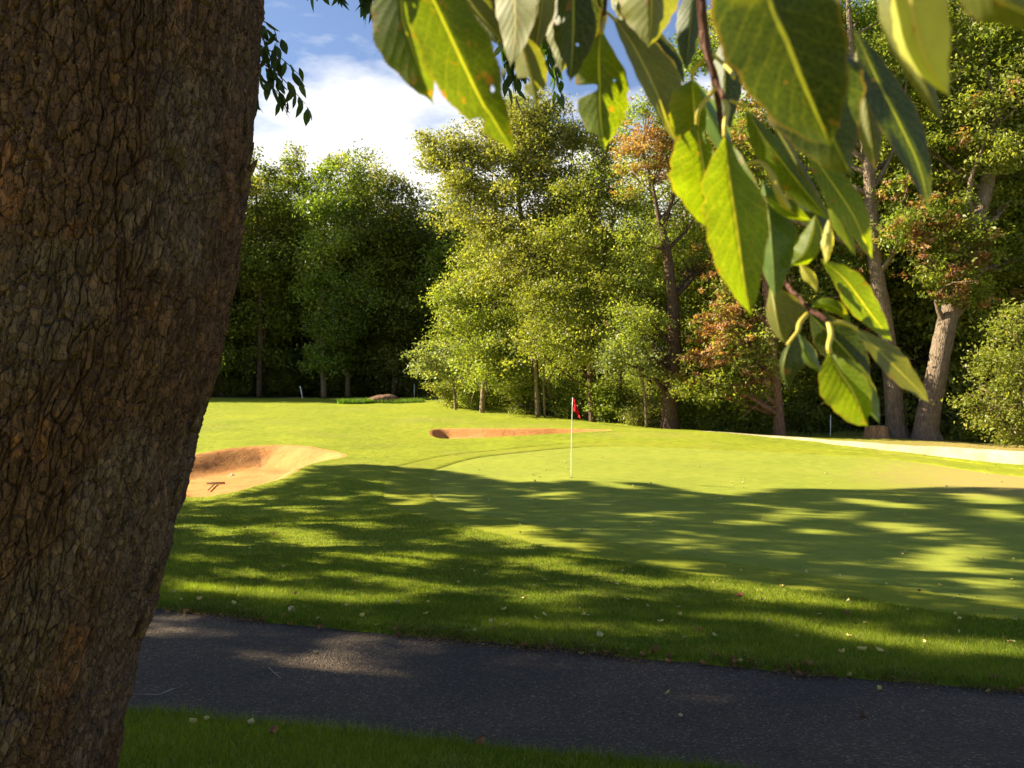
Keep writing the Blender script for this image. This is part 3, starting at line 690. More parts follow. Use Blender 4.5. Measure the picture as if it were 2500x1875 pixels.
make_tree("understory_maple", "green maple in the shade right of the leaning grey trunk", "tree", b, [(b - [0, 0, .3], .14), (dpx(2130, 820, d), .12), (dpx(2140, 700, d), .08), (dpx(2150, 580, d), .03)], [], bl, M['bark_brown'], dens=15, per=16, size=0.19, spread=0.26, pal='light')
# ---- small tree at the right edge
d = 34
b = onground(2225, d)
bl = [B(2180, 740, 60, d, 0, 'light', .05), B(2150, 800, 50, d, 0, 'light'), B(2190, 860, 55, d, -.5, 'light'), B(2150, 900, 40, d, -.5, 'light'), B(2120, 830, 25, d, 0, 'light'), B(2230, 790, 60, d, 0, 'light'), B(2200, 930, 45, d, -.8, 'light'), B(2100, 880, 26, d, 0, 'light'),
      B(2210, 680, 40, d, 0, 'light')]
make_tree("young_tree", "young bright green tree at the right edge beyond the pale bunker", "tree", b, [(b - [0, 0, .3], .12), (dpx(2215, 860, d), .1), (dpx(2200, 760, d), .06), (dpx(2200, 700, d), .02)], [], bl, M['bark_tan'],
          dens=16, per=17, size=0.15, spread=0.24, pal='light')

# ---- inner wood, copies of three woodland kinds
protos = []
for k in range(3):
    base = np.array([0.0, 0.0, 0.0]); H = 14 + k
    blobs = []
    for f in (0.07, 0.16, 0.30, 0.42, 0.54, 0.66, 0.78, 0.9):
        for q in range(3):
            r = (2.5 - 1.5 * abs(f - 0.5)) * (0.8 + 0.4 * rng.random())
            blobs.append(((rng.normal(0, 1.5) * (1.1 - f), rng.normal(0, 1.5) * (1.1 - f), H * f), (r, r, r * 0.8), ('mid', 'light')[rng.integers(0, 2)], (0.0, 0.0, 0.15)[k]))
    t = make_tree("inner_wood_tree", "x", "tree", base, [((0, 0, -.5), .26), ((0.2, 0, H * .5), .18), ((0, 0.2, H * .95), .05)], [], blobs, M['bark_brown'], dens=11, per=18, size=0.175, spread=0.38, pal='dark')
    protos.append(t)
spots = [(-14, 80, 1.05), (-8, 79, 1.02), (-2, 78, .92), (-20, 78, 1.1), (3, 70, .85), (2.5, 58, .80), (6, 60, .80), (10, 56, .74), (8, 50, .66), (12.5, 50, 1.1), (16, 55, .9), (16.5, 47, 1.3), (20, 50, 1.5), (21, 44, 1.4), (25, 47, 1.6), (26, 42, 1.45), (29, 44, 1.6),
         (30, 39, 1.1), (33, 50, 1.2), (36, 44, 1.2), (23, 56, 1.1), (29, 60, 1.2), (-26, 74, 1.1), (-32, 70, 1.1), (-38, 64, 1.1), (38, 36, 1.1), (13, 64, .9), (41, 52, 1.2)] + [(-30 + 2.9 * k_ + rng.random(), 76 + 3.0 * (k_ % 4) + rng.random(), .95) for k_ in range(12)] + [(-47 + 4 * k_, 72 + k_, 1.1) for k_ in range(4)] + [(2 + 3.4 * k_, 72 + 3 * (k_ % 3), 1.1) for k_ in range(9)]
spots.sort(key=lambda t: t[0] / t[1])
for i, (x, y, sc_) in enumerate(spots):
    lab = "dark tree deep in the wood behind the lit trees, with only its shaded crown showing"
    loc = (x, y, gz(x, y))
    if i < 3:
        o = protos[i]; o.location = loc; o.scale = (sc_, sc_, sc_); o["label"] = lab; o["group"] = "dark trees deep in the wood"
    else: dup(protos[i % 3], loc, rng.random() * 6.28, (sc_, sc_ * (0.95 + .1 * rng.random())), lab, "dark trees deep in the wood")

# ---- shrubs along the lawn edge
def shrub(name, label, x, y, r, d, pal, br=0.0, n=4, ry=None, group=None, dens=20):
    b = onground(x, d); s_ = d / F * K; R = r * s_; H = (ry or r) * s_
    blobs = [((b[0] + rng.normal(0, .45) * R, b[1] + rng.normal(0, .35) * R, b[2] + H * (0.35 + 0.9 * rng.random())), (R * .6, R * .55, H * .5), pal, br) for _ in range(n)]
    blobs.append(((b[0], b[1], b[2] + H * 0.45), (R * .9, R * .7, H * .55), pal, br))
    return make_tree(name, label, "shrub", b, [(b - [0, 0, .2], .04), (b + [0, 0, H], .02)], [], blobs, M['bark_tan'], group, crown='foliage', seg=4, dens=dens, per=15, size=0.14, spread=0.2, pal=pal)
gs = "shrubs along the edge of the wood"
shr = [(985, 868, 30, 52, 'light', "light leafy shrub under the grey-leaved tree at the wood's corner"), (1035, 872, 30, 50.5, 'light', "pale shrub round the foot of the tree that reaches over the lawn edge"), (1145, 890, 30, 47.5, 'light', "small pale shrub at the foot of the bare twin stems"), (1075, 880, 28, 53, 'mid', "low shrub at the far corner of the lawn, left of the bare stems"), (1115, 885, 30, 51, 'light', "low bright shrub where the lawn edge bends"), (1190, 885, 34, 48, 'mid', "dark leafy shrub just left of the thin twin stems"),
       (1235, 870, 40, 46, 'mid', "rounded shrub directly behind the flag"), (1290, 885, 42, 45, 'light', "bright leafy shrub right of the flag"), (1340, 880, 46, 44, 'light', "bushy light green shrub left of the thin pale sapling"), (1400, 890, 34, 42.5, 'olive', "yellowish shrub between the pale sapling and the dark oak trunk"),
       (1500, 900, 40, 42, 'mid', "shrub right of the dark oak trunk"), (1560, 905, 44, 41.5, 'mid', "leafy shrub below the rusty maple"), (1620, 905, 40, 41.5, 'mid', "shrub left of the short reddish trunk"), (1740, 905, 46, 42, 'mid', "wide dark shrub right of the short reddish trunk"),
       (1800, 900, 42, 42, 'mid', "dark shrub left of the stump"), (1860, 880, 46, 43, 'mid', "dark shrub behind the stump"), (1975, 890, 36, 42, 'mid', "dark shrub seen between the two grey trunks"), (2070, 890, 46, 40, 'mid', "dark shrub right of the leaning grey trunk"),
       (2130, 925, 34, 37, 'mid', "low dark shrub beneath the young tree")]
for x, y, r, d, pal, lab in shr: shrub("shrub", lab, x, y, r * 1.25, d, pal, 0.0, 7, r * 1.35, gs)
dk = [(455, 70), (540, 72), (620, 71), (700, 73), (780, 72), (860, 71), (930, 68), (1000, 64)]
dl = ["nearest the big trunk", "left of the leaning white stake", "right of the leaning white stake", "left of the grassy mound", "behind the brown boulder", "right of the brown boulder", "behind the thin white stake", "at the corner below the grey-green tree"]
for (x, d), t in zip(dk, dl): shrub("undergrowth_shrub", "shaded shrub below the far wood, " + t, x, 845, 62, d, 'mid', 0, 7, 40, "shaded shrubs at the foot of the far wood", 11)

# ---- thin stems at the wood's edge
def stem(label, P, R, m='bark_tan', twigs=5):
    b = P[0]; root = empty("sapling", b, label, "sapling")
    g = Geo(); g.tube(P, R, 7, n=len(P) * 5, wob=.12)
    CP = catmull(np.asarray(P, float), 20)
    for k in range(twigs):
        s_ = CP[rng.integers(8, 19)]; e_ = s_ + np.array([rng.normal(0, .9), rng.normal(-.2, .4), .5 + rng.random() * .7]); g.tube([s_, (s_ + e_) / 2 + [0, 0, .15], e_], [R[-1] * .6, .02, .008], 4, n=6)
    g.obj("trunk", M[m], root, origin=b, sm=True)
    V, Fq, C = crown_geo([((CP[-1][0], CP[-1][1], CP[-1][2]), (.6, .5, .5))], dens=14, per=12, size=.14, spread=.2, pal='light'); mesh_np("crown", V - np.asarray(b), Fq, M['leaf'], root, C)
g_ = lambda x, d: onground(x, d)
d = 45.5
stem("taller of the two bare pale stems left of the flag", [g_(1162, d), dpx(1157, 800, d), dpx(1153, 700, d), dpx(1150, 610, d)], [.12, .1, .09, .05], twigs=9)
stem("slimmer bare stem just right of its taller twin, left of the flag", [g_(1177, d), dpx(1174, 820, d), dpx(1180, 740, d)], [.07, .05, .03])
stem("thin pale curving sapling left of the dark oak trunk", [g_(1396, 41), dpx(1393, 860, 41), dpx(1385, 790, 41), dpx(1395, 720, 41)], [.07, .06, .05, .03])
stem("grey stem half hidden behind the shrubs left of the pale sapling", [g_(1345, 44), dpx(1340, 820, 44), dpx(1345, 700, 44)], [.10, .09, .06], 'bark_brown')
stem("slanting bare dead branch low above the lawn edge left of the flag", [g_(1200, 46), dpx(1185, 830, 46), dpx(1210, 785, 45.5), dpx(1255, 768, 45.5)], [.04, .05, .04, .015], twigs=6)
print("trees", NQ, time.time() - T0)

# ------------------------------------------------------------------ small things on the course
white = simple("white_paint", (0.78, 0.78, 0.74), 0.5, 0.4, 0.08)
red = simple("red_cloth", (0.85, 0.015, 0.022), 0.7, 0.2, 0.10, 12)
cup = simple("cup_liner", (0.05, 0.05, 0.045), 0.6)
P0 = hits([1234 * K], [1033 * K])[0]; P0[2] = gz(P0[0], P0[1])
topp = dpx(1237, 858, P0[1]); Hf = topp[2] - P0[2]
fs = empty("flagstick", P0, "flagstick with a drooping red flag standing in the hole on the putting green", "flagstick")
g = Geo(); g.tube([(0, 0, -0.1), (0.01, 0, Hf * .5), (topp[0] - P0[0], 0, Hf)], [.012, .011, .009], 8); g.obj("pole", white, fs, sm=True)
nu, nv = 24, 34
u, v = np.meshgrid(np.linspace(0, 1, nu), np.linspace(0, 1, nv), indexing='ij')
# limp cloth: hangs from the hoist, the fly end sagging down
X = 0.012 + u * (0.065 + 0.13 * v) ; Zf = Hf - 0.01 - v * 0.34 - (u ** 1.3) * (0.08 + 0.16 * v); Y = 0.035 * np.sin(u * 9 + v * 2.0) * (0.3 + u) + 0.015 * np.sin(v * 9)
V = np.stack([X + (topp[0] - P0[0]), Y, Zf], -1).reshape(-1, 3)
def gridF(a, b): i = np.arange(a - 1)[:, None] * b; j = np.arange(b - 1)[None]; return np.stack([i + j, i + j + 1, i + b + j + 1, i + b + j], -1).reshape(-1, 4)
fo = mesh_np("flag", V, gridF(nu, nv), red, fs, smooth_sh=True); md = fo.modifiers.new("thick", 'SOLIDIFY'); md.thickness = 0.002
g = Geo()
th = np.linspace(0, 2 * np.pi, 25)
for a_ in range(24):
    g.add([[.054 * math.cos(th[a_]), .054 * math.sin(th[a_]), .006], [.054 * math.cos(th[a_ + 1]), .054 * math.sin(th[a_ + 1]), .006], [.05 * math.cos(th[a_ + 1]), .05 * math.sin(th[a_ + 1]), -.1], [.05 * math.cos(th[a_]), .05 * math.sin(th[a_]), -.1]], [[0, 1, 2, 3]])
    g.add([[0, 0, .0045], [.054 * math.cos(th[a_]), .054 * math.sin(th[a_]), .005], [.054 * math.cos((th[a_] + th[a_ + 1]) / 2), .054 * math.sin((th[a_] + th[a_ + 1]) / 2), .005], [.054 * math.cos(th[a_ + 1]), .054 * math.sin(th[a_ + 1]), .005]], [[0, 1, 2, 3]])
g.obj("cup", cup, fs)

# rake in the left bunker
wood = simple("weathered_wood", (0.12, 0.07, 0.04), 0.8, 0.2, 0.25, 20)
a1 = hits([466 * K, 447 * K], [1050 * K, 1066 * K]); 
for q in a1: q[2] = gz(q[0], q[1]) + 0.05
rk = empty("bunker_rake", a1[0], "dark bunker rake lying in the orange sand beside the big trunk", "rake")
dirh = (a1[1] - a1[0])[:2]; dirh = dirh / np.linalg.norm(dirh) * 1.3
h0 = np.zeros(3); h1 = np.array([dirh[0], dirh[1], gz(a1[0][0] + dirh[0], a1[0][1] + dirh[1]) + .05 - a1[0][2]])
g = Geo(); g.tube([h0, h0 * .5 + h1 * .5, h1], [.018, .018, .016], 8); g.obj("handle", wood, rk, sm=True)
g = Geo(); g.box((0, 0, 0.0), (.26, .022, .022), 0.05)
for k in range(14): x_ = -.25 + k * .0385; g.tube([(x_, 0, -.01), (x_, 0, -.075)], [.006, .004], 5, n=2)
g.obj("rake_head", wood, rk)
# small pale stone in the bunker
def rock(name, label, cat, c, r, mat, seed=0, n=26):
    th, ph = np.meshgrid(np.linspace(0, 2 * np.pi, n, endpoint=False), np.linspace(-np.pi / 2, np.pi / 2, n // 2), indexing='ij')
    D = np.stack([np.cos(ph) * np.cos(th), np.cos(ph) * np.sin(th), np.sin(ph)], -1)
    k = 1 + 0.35 * (fbm(D[..., 0] * 2.2 + D[..., 2] * 1.3 + seed, D[..., 1] * 2.2 + 4 + seed, 4, seed) - .47) * 2
    V = (D * k[..., None] * np.array(r)).reshape(-1, 3); m_ = n // 2
    i = np.arange(n)[:, None]; j = np.arange(m_ - 1)[None]; Fq = np.stack([i * m_ + j, ((i + 1) % n) * m_ + j, ((i + 1) % n) * m_ + j + 1, i * m_ + j + 1], -1).reshape(-1, 4)
    o = mesh_np(name, V, Fq, mat, smooth_sh=True); o.location = [float(q) for q in c]; tag(o, label, cat); return o
stone_m = mat_bark("brown_rock", (0.10, 0.055, 0.035), (0.19, 0.105, 0.065), (0.27, 0.16, 0.10), 1.2)
pale = simple("pale_stone", (0.62, 0.56, 0.48), .7)
q = hits([(1000 * .5016) * K], [(827 + 410 * .5014) * K])[0]; rock("stone", "small pale stone lying in the orange sand above the rake", "stone", (q[0], q[1], gz(q[0], q[1]) + .015), (.06, .04, .035), pale, 5)
q = hits([826 * K], [869 * K], 30)[0]; rock("boulder", "long low brown boulder in a ring of taller grass on the far lawn", "boulder", (q[0], q[1], gz(q[0], q[1]) + .12), (1.05, .7, .38), stone_m, 2, 36)
q2 = hits([768 * K], [871 * K], 30)[0]; rock("boulder", "small dark rock almost hidden by the tuft left of the brown boulder", "boulder", (q2[0] + .25, q2[1], gz(q2[0], q2[1]) + .08), (.38, .3, .22), stone_m, 8, 24)
def blades(P, h, w, cols, lean=0.5):
    n = len(P); a_ = rng.random(n) * 6.283; h = h * (0.55 + 0.9 * rng.random(n)); l = rng.normal(0, lean, (n, 2)) * h[:, None]
    dx = np.stack([np.cos(a_), np.sin(a_)], 1) * (w * (0.7 + .6 * rng.random(n)))[:, None]
    V = np.zeros((n, 3, 3)); V[:, 0, :2] = P[:, :2] - dx; V[:, 1, :2] = P[:, :2] + dx; V[:, 2, :2] = P[:, :2] + l; V[:, 0, 2] = V[:, 1, 2] = P[:, 2] - .004; V[:, 2, 2] = P[:, 2] + h
    return V.reshape(-1, 3), np.arange(n * 3).reshape(n, 3), cols * (0.5 + 1.0 * rng.random((n, 1)))
def tuft(name, label, c, rx, ry_, n, h, col):
    a_ = rng.random(n) * 6.283; r_ = np.sqrt(rng.random(n)); X = c[0] + np.cos(a_) * r_ * rx; Y = c[1] + np.sin(a_) * r_ * ry_
    V, Fq, C = blades(np.stack([X, Y, ground_z(X, Y)], 1), h, .018, np.tile(col, (n, 1)), .35); o = mesh_np(name, V, Fq, M['grass'], None, C); tag(o, label, "grass", None, "stuff"); return o
tuft("tall_grass", "ring of taller green grass round the brown boulder on the far lawn", (q[0] + .5, q[1]), 2.3, 1.1, 3500, .22, (.11, .17, .03))
tuft("tall_grass", "green grass tuft over the small dark rock on the far lawn", (q2[0], q2[1]), 1.2, .8, 2600, .27, (.12, .19, .03))

FE = FLOOR[(FLOOR[:, 0] > -6) & (FLOOR[:, 0] < 24) & (FLOOR[:, 1] < 62)]
n = 15000; e_ = FE[rng.integers(0, len(FE), n)] + rng.normal(0, 1, (n, 2)) * np.array([.5, .45])
nz0 = fbm(e_[:, 0] * .6, e_[:, 1] * .6, 3, 55); e_ = e_[nz0 > .36]; nz0 = nz0[nz0 > .36]
V, Fq, C = blades(np.column_stack([e_, ground_z(e_[:, 0], e_[:, 1])]), (.16 + .5 * (nz0 - .36) * 2) * np.where(e_[:, 0] < 9, 1.0, .45), .022, np.where(rng.random((len(e_), 1)) < .5, [[.22, .27, .06]], [[.34, .32, .10]]), .4)
o = mesh_np("weeds", V, Fq, M['grass'], None, C); tag(o, "pale tall weeds fringing the lawn along the edge of the wood", "weeds", None, "stuff")
# stakes
def stake(label, x, y, h, d, lean=0.0, w=.03, kind='white', cross=False):
    X = (x * K - 512) / F * d; b = np.array([X, d, gz(X, d)]); root = empty("marker_stake", b, label, "marker stake")
    g = Geo(); g.tube([(0, 0, -.1), (lean * h, 0, h)], [w, w * .9], 6, n=3); g.obj("post", white, root)
    g = Geo(); g.tube([(lean * h, 0, h), (lean * h, 0, h + .02)], [w * 1.15, w * .5], 6, n=2)
    if cross: g.box((lean * h, 0, h - .03), (.2, .02, .05))
    g.obj("post_cap", white, root)
stake("leaning white stake at the foot of the far wood", 654, 858, .85, 63, -.22, .045)
stake("thin upright white stake between the boulder and the wood's corner", 895, 860, 1.0, 62, 0, .025)
stake("short white stake with a crosspiece at the wood's corner", 1017, 865, .75, 57, 0, .035, cross=True)
stake("white stake at the lawn edge just right of the flag", 1292, 908, .75, 44.5, 0, .03)
stake("white stake at the lawn edge left of the bare twin stems", 1142, 895, .8, 48, .03, .035)
stake("white stake left of the stump", 1793, 943, .95, 39.5, .02, .025)

# stump
def stump():
    d = 37.6; X = (1893 * K - 512) / F * d; b = np.array([X, d, gz(X, d)]); root = empty("tree_stump", b, "sawn brown tree stump against the foot of the upright grey trunk", "tree stump")
    n, m_ = 56, 14; th = np.linspace(0, 2 * np.pi, n, endpoint=False); zz = np.linspace(-.1, .52, m_)
    T_, Z_ = np.meshgrid(th, zz, indexing='ij')
    r = (.46 + .16 * np.exp(-(Z_ + .1) * 5)) * (1 + .10 * np.sin(T_ * 5 + 1) * (1 - Z_) + .10 * (fbm(T_ * 4, Z_ * 3, 3, 4) - .5) * 2)
    V = np.stack([r * np.cos(T_), r * np.sin(T_), Z_ + (Z_ > .5) * .03 * np.sin(T_ * 2)], -1).reshape(-1, 3)
    i = np.arange(n)[:, None]; j = np.arange(m_ - 1)[None]; Fq = np.stack([i * m_ + j, ((i + 1) % n) * m_ + j, ((i + 1) % n) * m_ + j + 1, i * m_ + j + 1], -1).reshape(-1, 4)
    mesh_np("bark", V, Fq, mat_bark("stump_bark", (.18, .09, .045), (.32, .18, .09), (.45, .27, .14), 4), root, smooth_sh=True)
    g = Geo(); rim = V.reshape(n, m_, 3)[:, -1]
    for a_ in range(0, n, 2): g.add([[0, 0, .53], rim[a_], rim[a_ + 1], rim[(a_ + 2) % n]], [[0, 1, 2, 3]])
    g.obj("sawn_top", simple("sawn_wood", (.30, .20, .11), .8, .2, .3, 14), root)
stump()

# ------------------------------------------------------------------ near grass
def scatter(n, x0, x1, y0, y1): return np.stack([rng.uniform(x0, x1, n), rng.uniform(y0, y1, n)], 1)
acc = []
for (y0, y1, dens) in ((3.5, 6.2, 9000), (6.2, 8.5, 7500), (8.5, 11.5, 4200), (11.5, 16, 1900), (16, 21, 700)):
    w0 = -y1 * .46 - .6; w1 = y1 * .64 + .4
    n = int(dens * (w1 - w0) * (y1 - y0)); P = scatter(n, w0, w1, y0, y1)
    P = P[(P[:, 0] > -P[:, 1] * .46 - .5) & (P[:, 0] < P[:, 1] * .62 + .3)]
    k = (sdist(PATH, P[:, 0], P[:, 1]) < .01) & (sdist(COLLAR, P[:, 0], P[:, 1]) < 0) & (sdist(BL, P[:, 0], P[:, 1]) < -.03)
    acc.append((P[k], 0.6 + .03 * y0))
# longer blades leaning over the path's edges
e_ = PATH[rng.integers(0, len(PATH), 9000)]; e_ = e_ + rng.normal(0, .045, e_.shape); e_ = e_[(e_[:, 1] > 3.4) & (e_[:, 1] < 9) & (np.abs(e_[:, 0]) < 6)]
e_ = e_[sdist(PATH, e_[:, 0], e_[:, 1]) < .03]
Vs, Fs, Cs, n0 = [], [], [], 0
for (P, wf) in acc + [(e_, .8)]:
    z = ground_z(P[:, 0], P[:, 1]); n = len(P)
    nz = fbm(P[:, 0] * .9, P[:, 1] * .9, 4, 31)[:, None]; pz = vnoise(P[:, 0] * 7, P[:, 1] * 7, 33)[:, None]
    col = np.array([[.052, .095, .010]]) * (1 - nz) + np.array([[.23, .27, .024]]) * nz
    dry = (rng.random((n, 1)) < .05 + .1 * (pz > .8)); col = np.where(dry, np.array([[.30, .25, .11]]), col)
    hh = .028 + .020 * nz[:, 0]
    hh = hh * (1 + .7 * (np.abs(sdist(PATH, P[:, 0], P[:, 1])) < .08))
    V, Fq, C = blades(np.column_stack([P, z]), hh, .0022 * wf * 1.3, col, .55)
    Vs.append(V); Fs.append(Fq + n0); Cs.append(C); n0 += len(V)
o = mesh_np("grass", np.vstack(Vs), np.vstack(Fs), M['grass'], None, np.vstack(Cs)); tag(o, "short mown green grass blades on both sides of the asphalt path", "grass", None, "stuff")
print("grass", n0 // 3, time.time() - T0)
# dry litter along the path's far edge
n = 14000; idx = rng.integers(20, 400, n); e_ = PATH[idx] + rng.normal(0, 1, (n, 2)) * np.array([.09, .085]); e_ = e_[(e_[:, 1] > 4) & (e_[:, 1] < 9.5)]
e_ = e_[fbm(e_[:, 0] * 1.7, e_[:, 1] * 1.7, 3, 12) > .36]
z = ground_z(e_[:, 0], e_[:, 1]) + .010 + .022 * rng.random(len(e_))
V, Fq, C = leaves_at(np.column_stack([e_, z]), .024, .004, 1, np.array([(.20, .11, .05), (.28, .19, .09), (.12, .065, .035)])[rng.integers(0, 3, len(e_))], np.tile([0, 0, 1.5], (len(e_), 1)), aspect=.45, flat=.2)
o = mesh_np("leaf_litter", V, Fq, M['grass'], None, C); tag(o, "dry brown litter and dead grass along the far edge of the asphalt path", "leaf litter", None, "stuff")

# ------------------------------------------------------------------ fallen leaves
def leaf_mesh(name, L, W, curl, mat, seed):
    a_, b_ = 9, 7; r_ = np.random.default_rng(seed)
    t = np.linspace(0, 1, a_)[:, None]; v = np.linspace(-1, 1, b_)[None]
    w = np.sin(np.pi * np.clip(t, .02, .985) ** .85) * W
    X = (t - .5) * L + 0 * v; Y = w * v; Zq = curl * W * (v ** 2) * 1.0 + curl * L * .5 * (t - .5) ** 2 * 2 + r_.normal(0, .03 * W, (a_, b_)) + .004
    me_o = mesh_np(name, np.stack([X, Y, Zq], -1).reshape(-1, 3), gridF(a_, b_), mat, smooth_sh=True)
    g = Geo()
    return me_o
fm = {'yellow': simple("pale_yellow_leaf", (.58, .48, .15), .6, .3, .25, 60), 'brown': simple("brown_leaf", (.30, .14, .06), .7, .2, .3, 60), 'cream': simple("cream_leaf", (.56, .48, .22), .6, .3, .2, 60)}
protoL = {}
def fallen(px, py, kind, size, label, group, tilt=.35):
    P = hits([px], [py])[0]; z = gz(P[0], P[1]); key = (kind, rng.integers(0, 3))
    if key not in protoL:
        o = leaf_mesh("fallen_leaf", 1, .3 + .08 * key[1], .5 + .2 * key[1], fm[kind], key[1] + 3); protoL[key] = o
    else:
        o = protoL[key].copy(); COL.objects.link(o)
    on_path = sdist(PATH, [P[0]], [P[1]])[0] > 0 or sdist(GREEN, [P[0]], [P[1]])[0] > 0
    o.location = (P[0], P[1], z + (.006 if on_path else .032)); o.scale = (size,) * 3
    o.rotation_euler = (rng.normal(0, tilt), rng.normal(0, tilt), rng.random() * 6.28)
    tag(o, label, "fallen leaf", group)
    return o
uniq = [(624, 1327, 'cream', .11, "large cream fallen leaf standing up in the grass above the path"), (1862, 1415, 'yellow', .10, "wide pale yellow leaf on the grass near the path's right half"), (1900, 1419, 'yellow', .10, "pale yellow leaf just right of its wide twin above the path"),
        (1820, 1428, 'yellow', .07, "small yellow leaf left of the wide pair above the path"), (1295, 1393, 'cream', .09, "cream leaf standing at the path's far edge below the flag"), (1598, 1303, 'brown', .11, "dark brown maple leaf in the shade of the front slope"),
        (1632, 1289, 'yellow', .09, "tan leaf glowing in the sunlit patch of the front slope"), (594, 1604, 'brown', .10, "rusty brown leaf on the near grass by the path"), (1044, 1624, 'brown', .09, "orange brown leaf on the near grass beside the path's near edge"),
        (330, 1540, 'cream', .06, "cream leaf on the near grass closest to the big trunk"), (541, 1583, 'cream', .07, "pale leaf standing on end in the near grass"), (614, 1568, 'cream', .06, "pale leaf at the near grass's border right of the one on end"),
        (418, 1580, 'yellow', .06, "yellow leaf low in the near grass left of the rusty one"), (445, 1574, 'yellow', .06, "flat yellowish leaf just right of another in the near grass"), (1443, 1507, 'yellow', .06, "yellow leaf alone in the middle of the asphalt path"),
        (1897, 1500, 'yellow', .06, "yellow leaf on the right part of the asphalt path"), (2135, 1498, 'yellow', .06, "yellow leaf on the asphalt near the right frame edge"), (680, 1416, 'cream', .05, "tiny cream leaf on the asphalt near the two light patches"),
        (1157, 1351, 'yellow', .08, "yellow leaf on the grass straight below the flag"), (1176, 1344, 'yellow', .075, "yellow leaf right beside another below the flag"), (1470, 1562, 'cream', .05, "tiny cream leaf on the near side of the asphalt"),
        (430, 1314, 'yellow', .08, "yellow leaf at the path's far edge by the big trunk"), (505, 1325, 'yellow', .08, "tan leaf lying across the path's far edge"), (1262, 1343, 'yellow', .08, "creamy leaf in the shade between the path and the green")]
for x, y, kd, s_, lb in uniq: fallen(x * K, y * K, kd, s_ * .75, lb, "fallen leaves", .3 if 'stand' not in lb and 'end' not in lb else 1.0)
cnt = 0
while cnt < 150:
    x = rng.uniform(370, 2205); y = 1090 + (rng.random() ** .8) * 310 
    P = hits([x * K], [y * K])[0]
    if sdist(PATH, [P[0]], [P[1]])[0] > -.05 or sdist(BL, [P[0]], [P[1]])[0] > -.3: continue
    ong = sdist(GREEN, [P[0]], [P[1]])[0] > 0
    kd = 'brown' if rng.random() < .22 and not ong else 'yellow' if rng.random() < .6 else 'cream'
    word = {'brown': 'rusty brown', 'yellow': 'pale yellow', 'cream': 'cream'}[kd]
    fallen(x * K, y * K, kd, rng.uniform(.030, .052), f"small {word} fallen leaf lying on the " + ("shaded putting green" if ong else "mown grass between path and green"), f"small {word} leaves on the " + ("green" if ong else "grass"))
    cnt += 1
for k in range(46):
    x = rng.uniform(950, 2200); y = rng.uniform(985, 1085); fallen(x * K, y * K, 'cream', .07, "small cream fallen leaf lying on the far half of the putting green", "small cream leaves on the far half of the green")
k = 0
while k < 55:
    j = rng.integers(30, 400); P = PATH[j] + rng.normal(0, .06, 2)
    if not (4.6 < P[1] < 8.6): continue
    kd = 'brown' if rng.random() < .7 else 'yellow'; key = [q for q in protoL if q[0] == kd][0]
    o = protoL[key].copy(); COL.objects.link(o); o.location = (P[0], P[1], gz(*P) + .012); s_ = rng.uniform(.03, .065); o.scale = (s_,) * 3; o.rotation_euler = (rng.normal(0, .4), rng.normal(0, .4), rng.random() * 6.28)
    w_ = 'brown' if kd == 'brown' else 'yellow'; tag(o, f"small {w_} leaf caught in the ragged far edge of the asphalt path", "fallen leaf", f"small {w_} leaves along the path's far edge"); k += 1
# twigs and a cone on the path
def twig(label, P, R, forks):
    W = [hits([a * K], [b * K])[0] for a, b in P]
    for q in W: q[2] = gz(q[0], q[1]) + .007
    g = Geo(); g.tube(W, [R, R * .8, R * .6][:len(W)], 6, n=8)
    for f in forks:
        w2 = [hits([a * K], [b * K])[0] for a, b in f]
        for q in w2: q[2] = gz(q[0], q[1]) + .007
        g.tube(w2, [R * .7, R * .4], 5, n=4)
    o = g.obj("twig", twm, None, origin=W[0], sm=True); o.location = [float(v) for v in W[0]]; tag(o, label, "twig")
twm = simple("dry_twig", (.33, .27, .20), .8, .2, .2, 30)
twig("pale forked twig on the asphalt beside the big trunk", [(318, 1508), (345, 1503), (378, 1491)], .004, [[(345, 1503), (372, 1500)]])
twig("thin grassy straw beside the forked twig at the path's near edge", [(284, 1509), (300, 1507), (320, 1505)], .0025, [])
twig("thin dry twig in the left middle of the asphalt", [(581, 1452), (592, 1461), (608, 1468)], .003, [[(592, 1461), (606, 1463)]])
q = hits([1864 * K], [1550 * K])[0]
cone = rock("pine_cone", "small dark cone standing on the right part of the asphalt path", "cone", (q[0], q[1], gz(q[0], q[1]) + .02), (.018, .018, .032), wood, 14, 24)

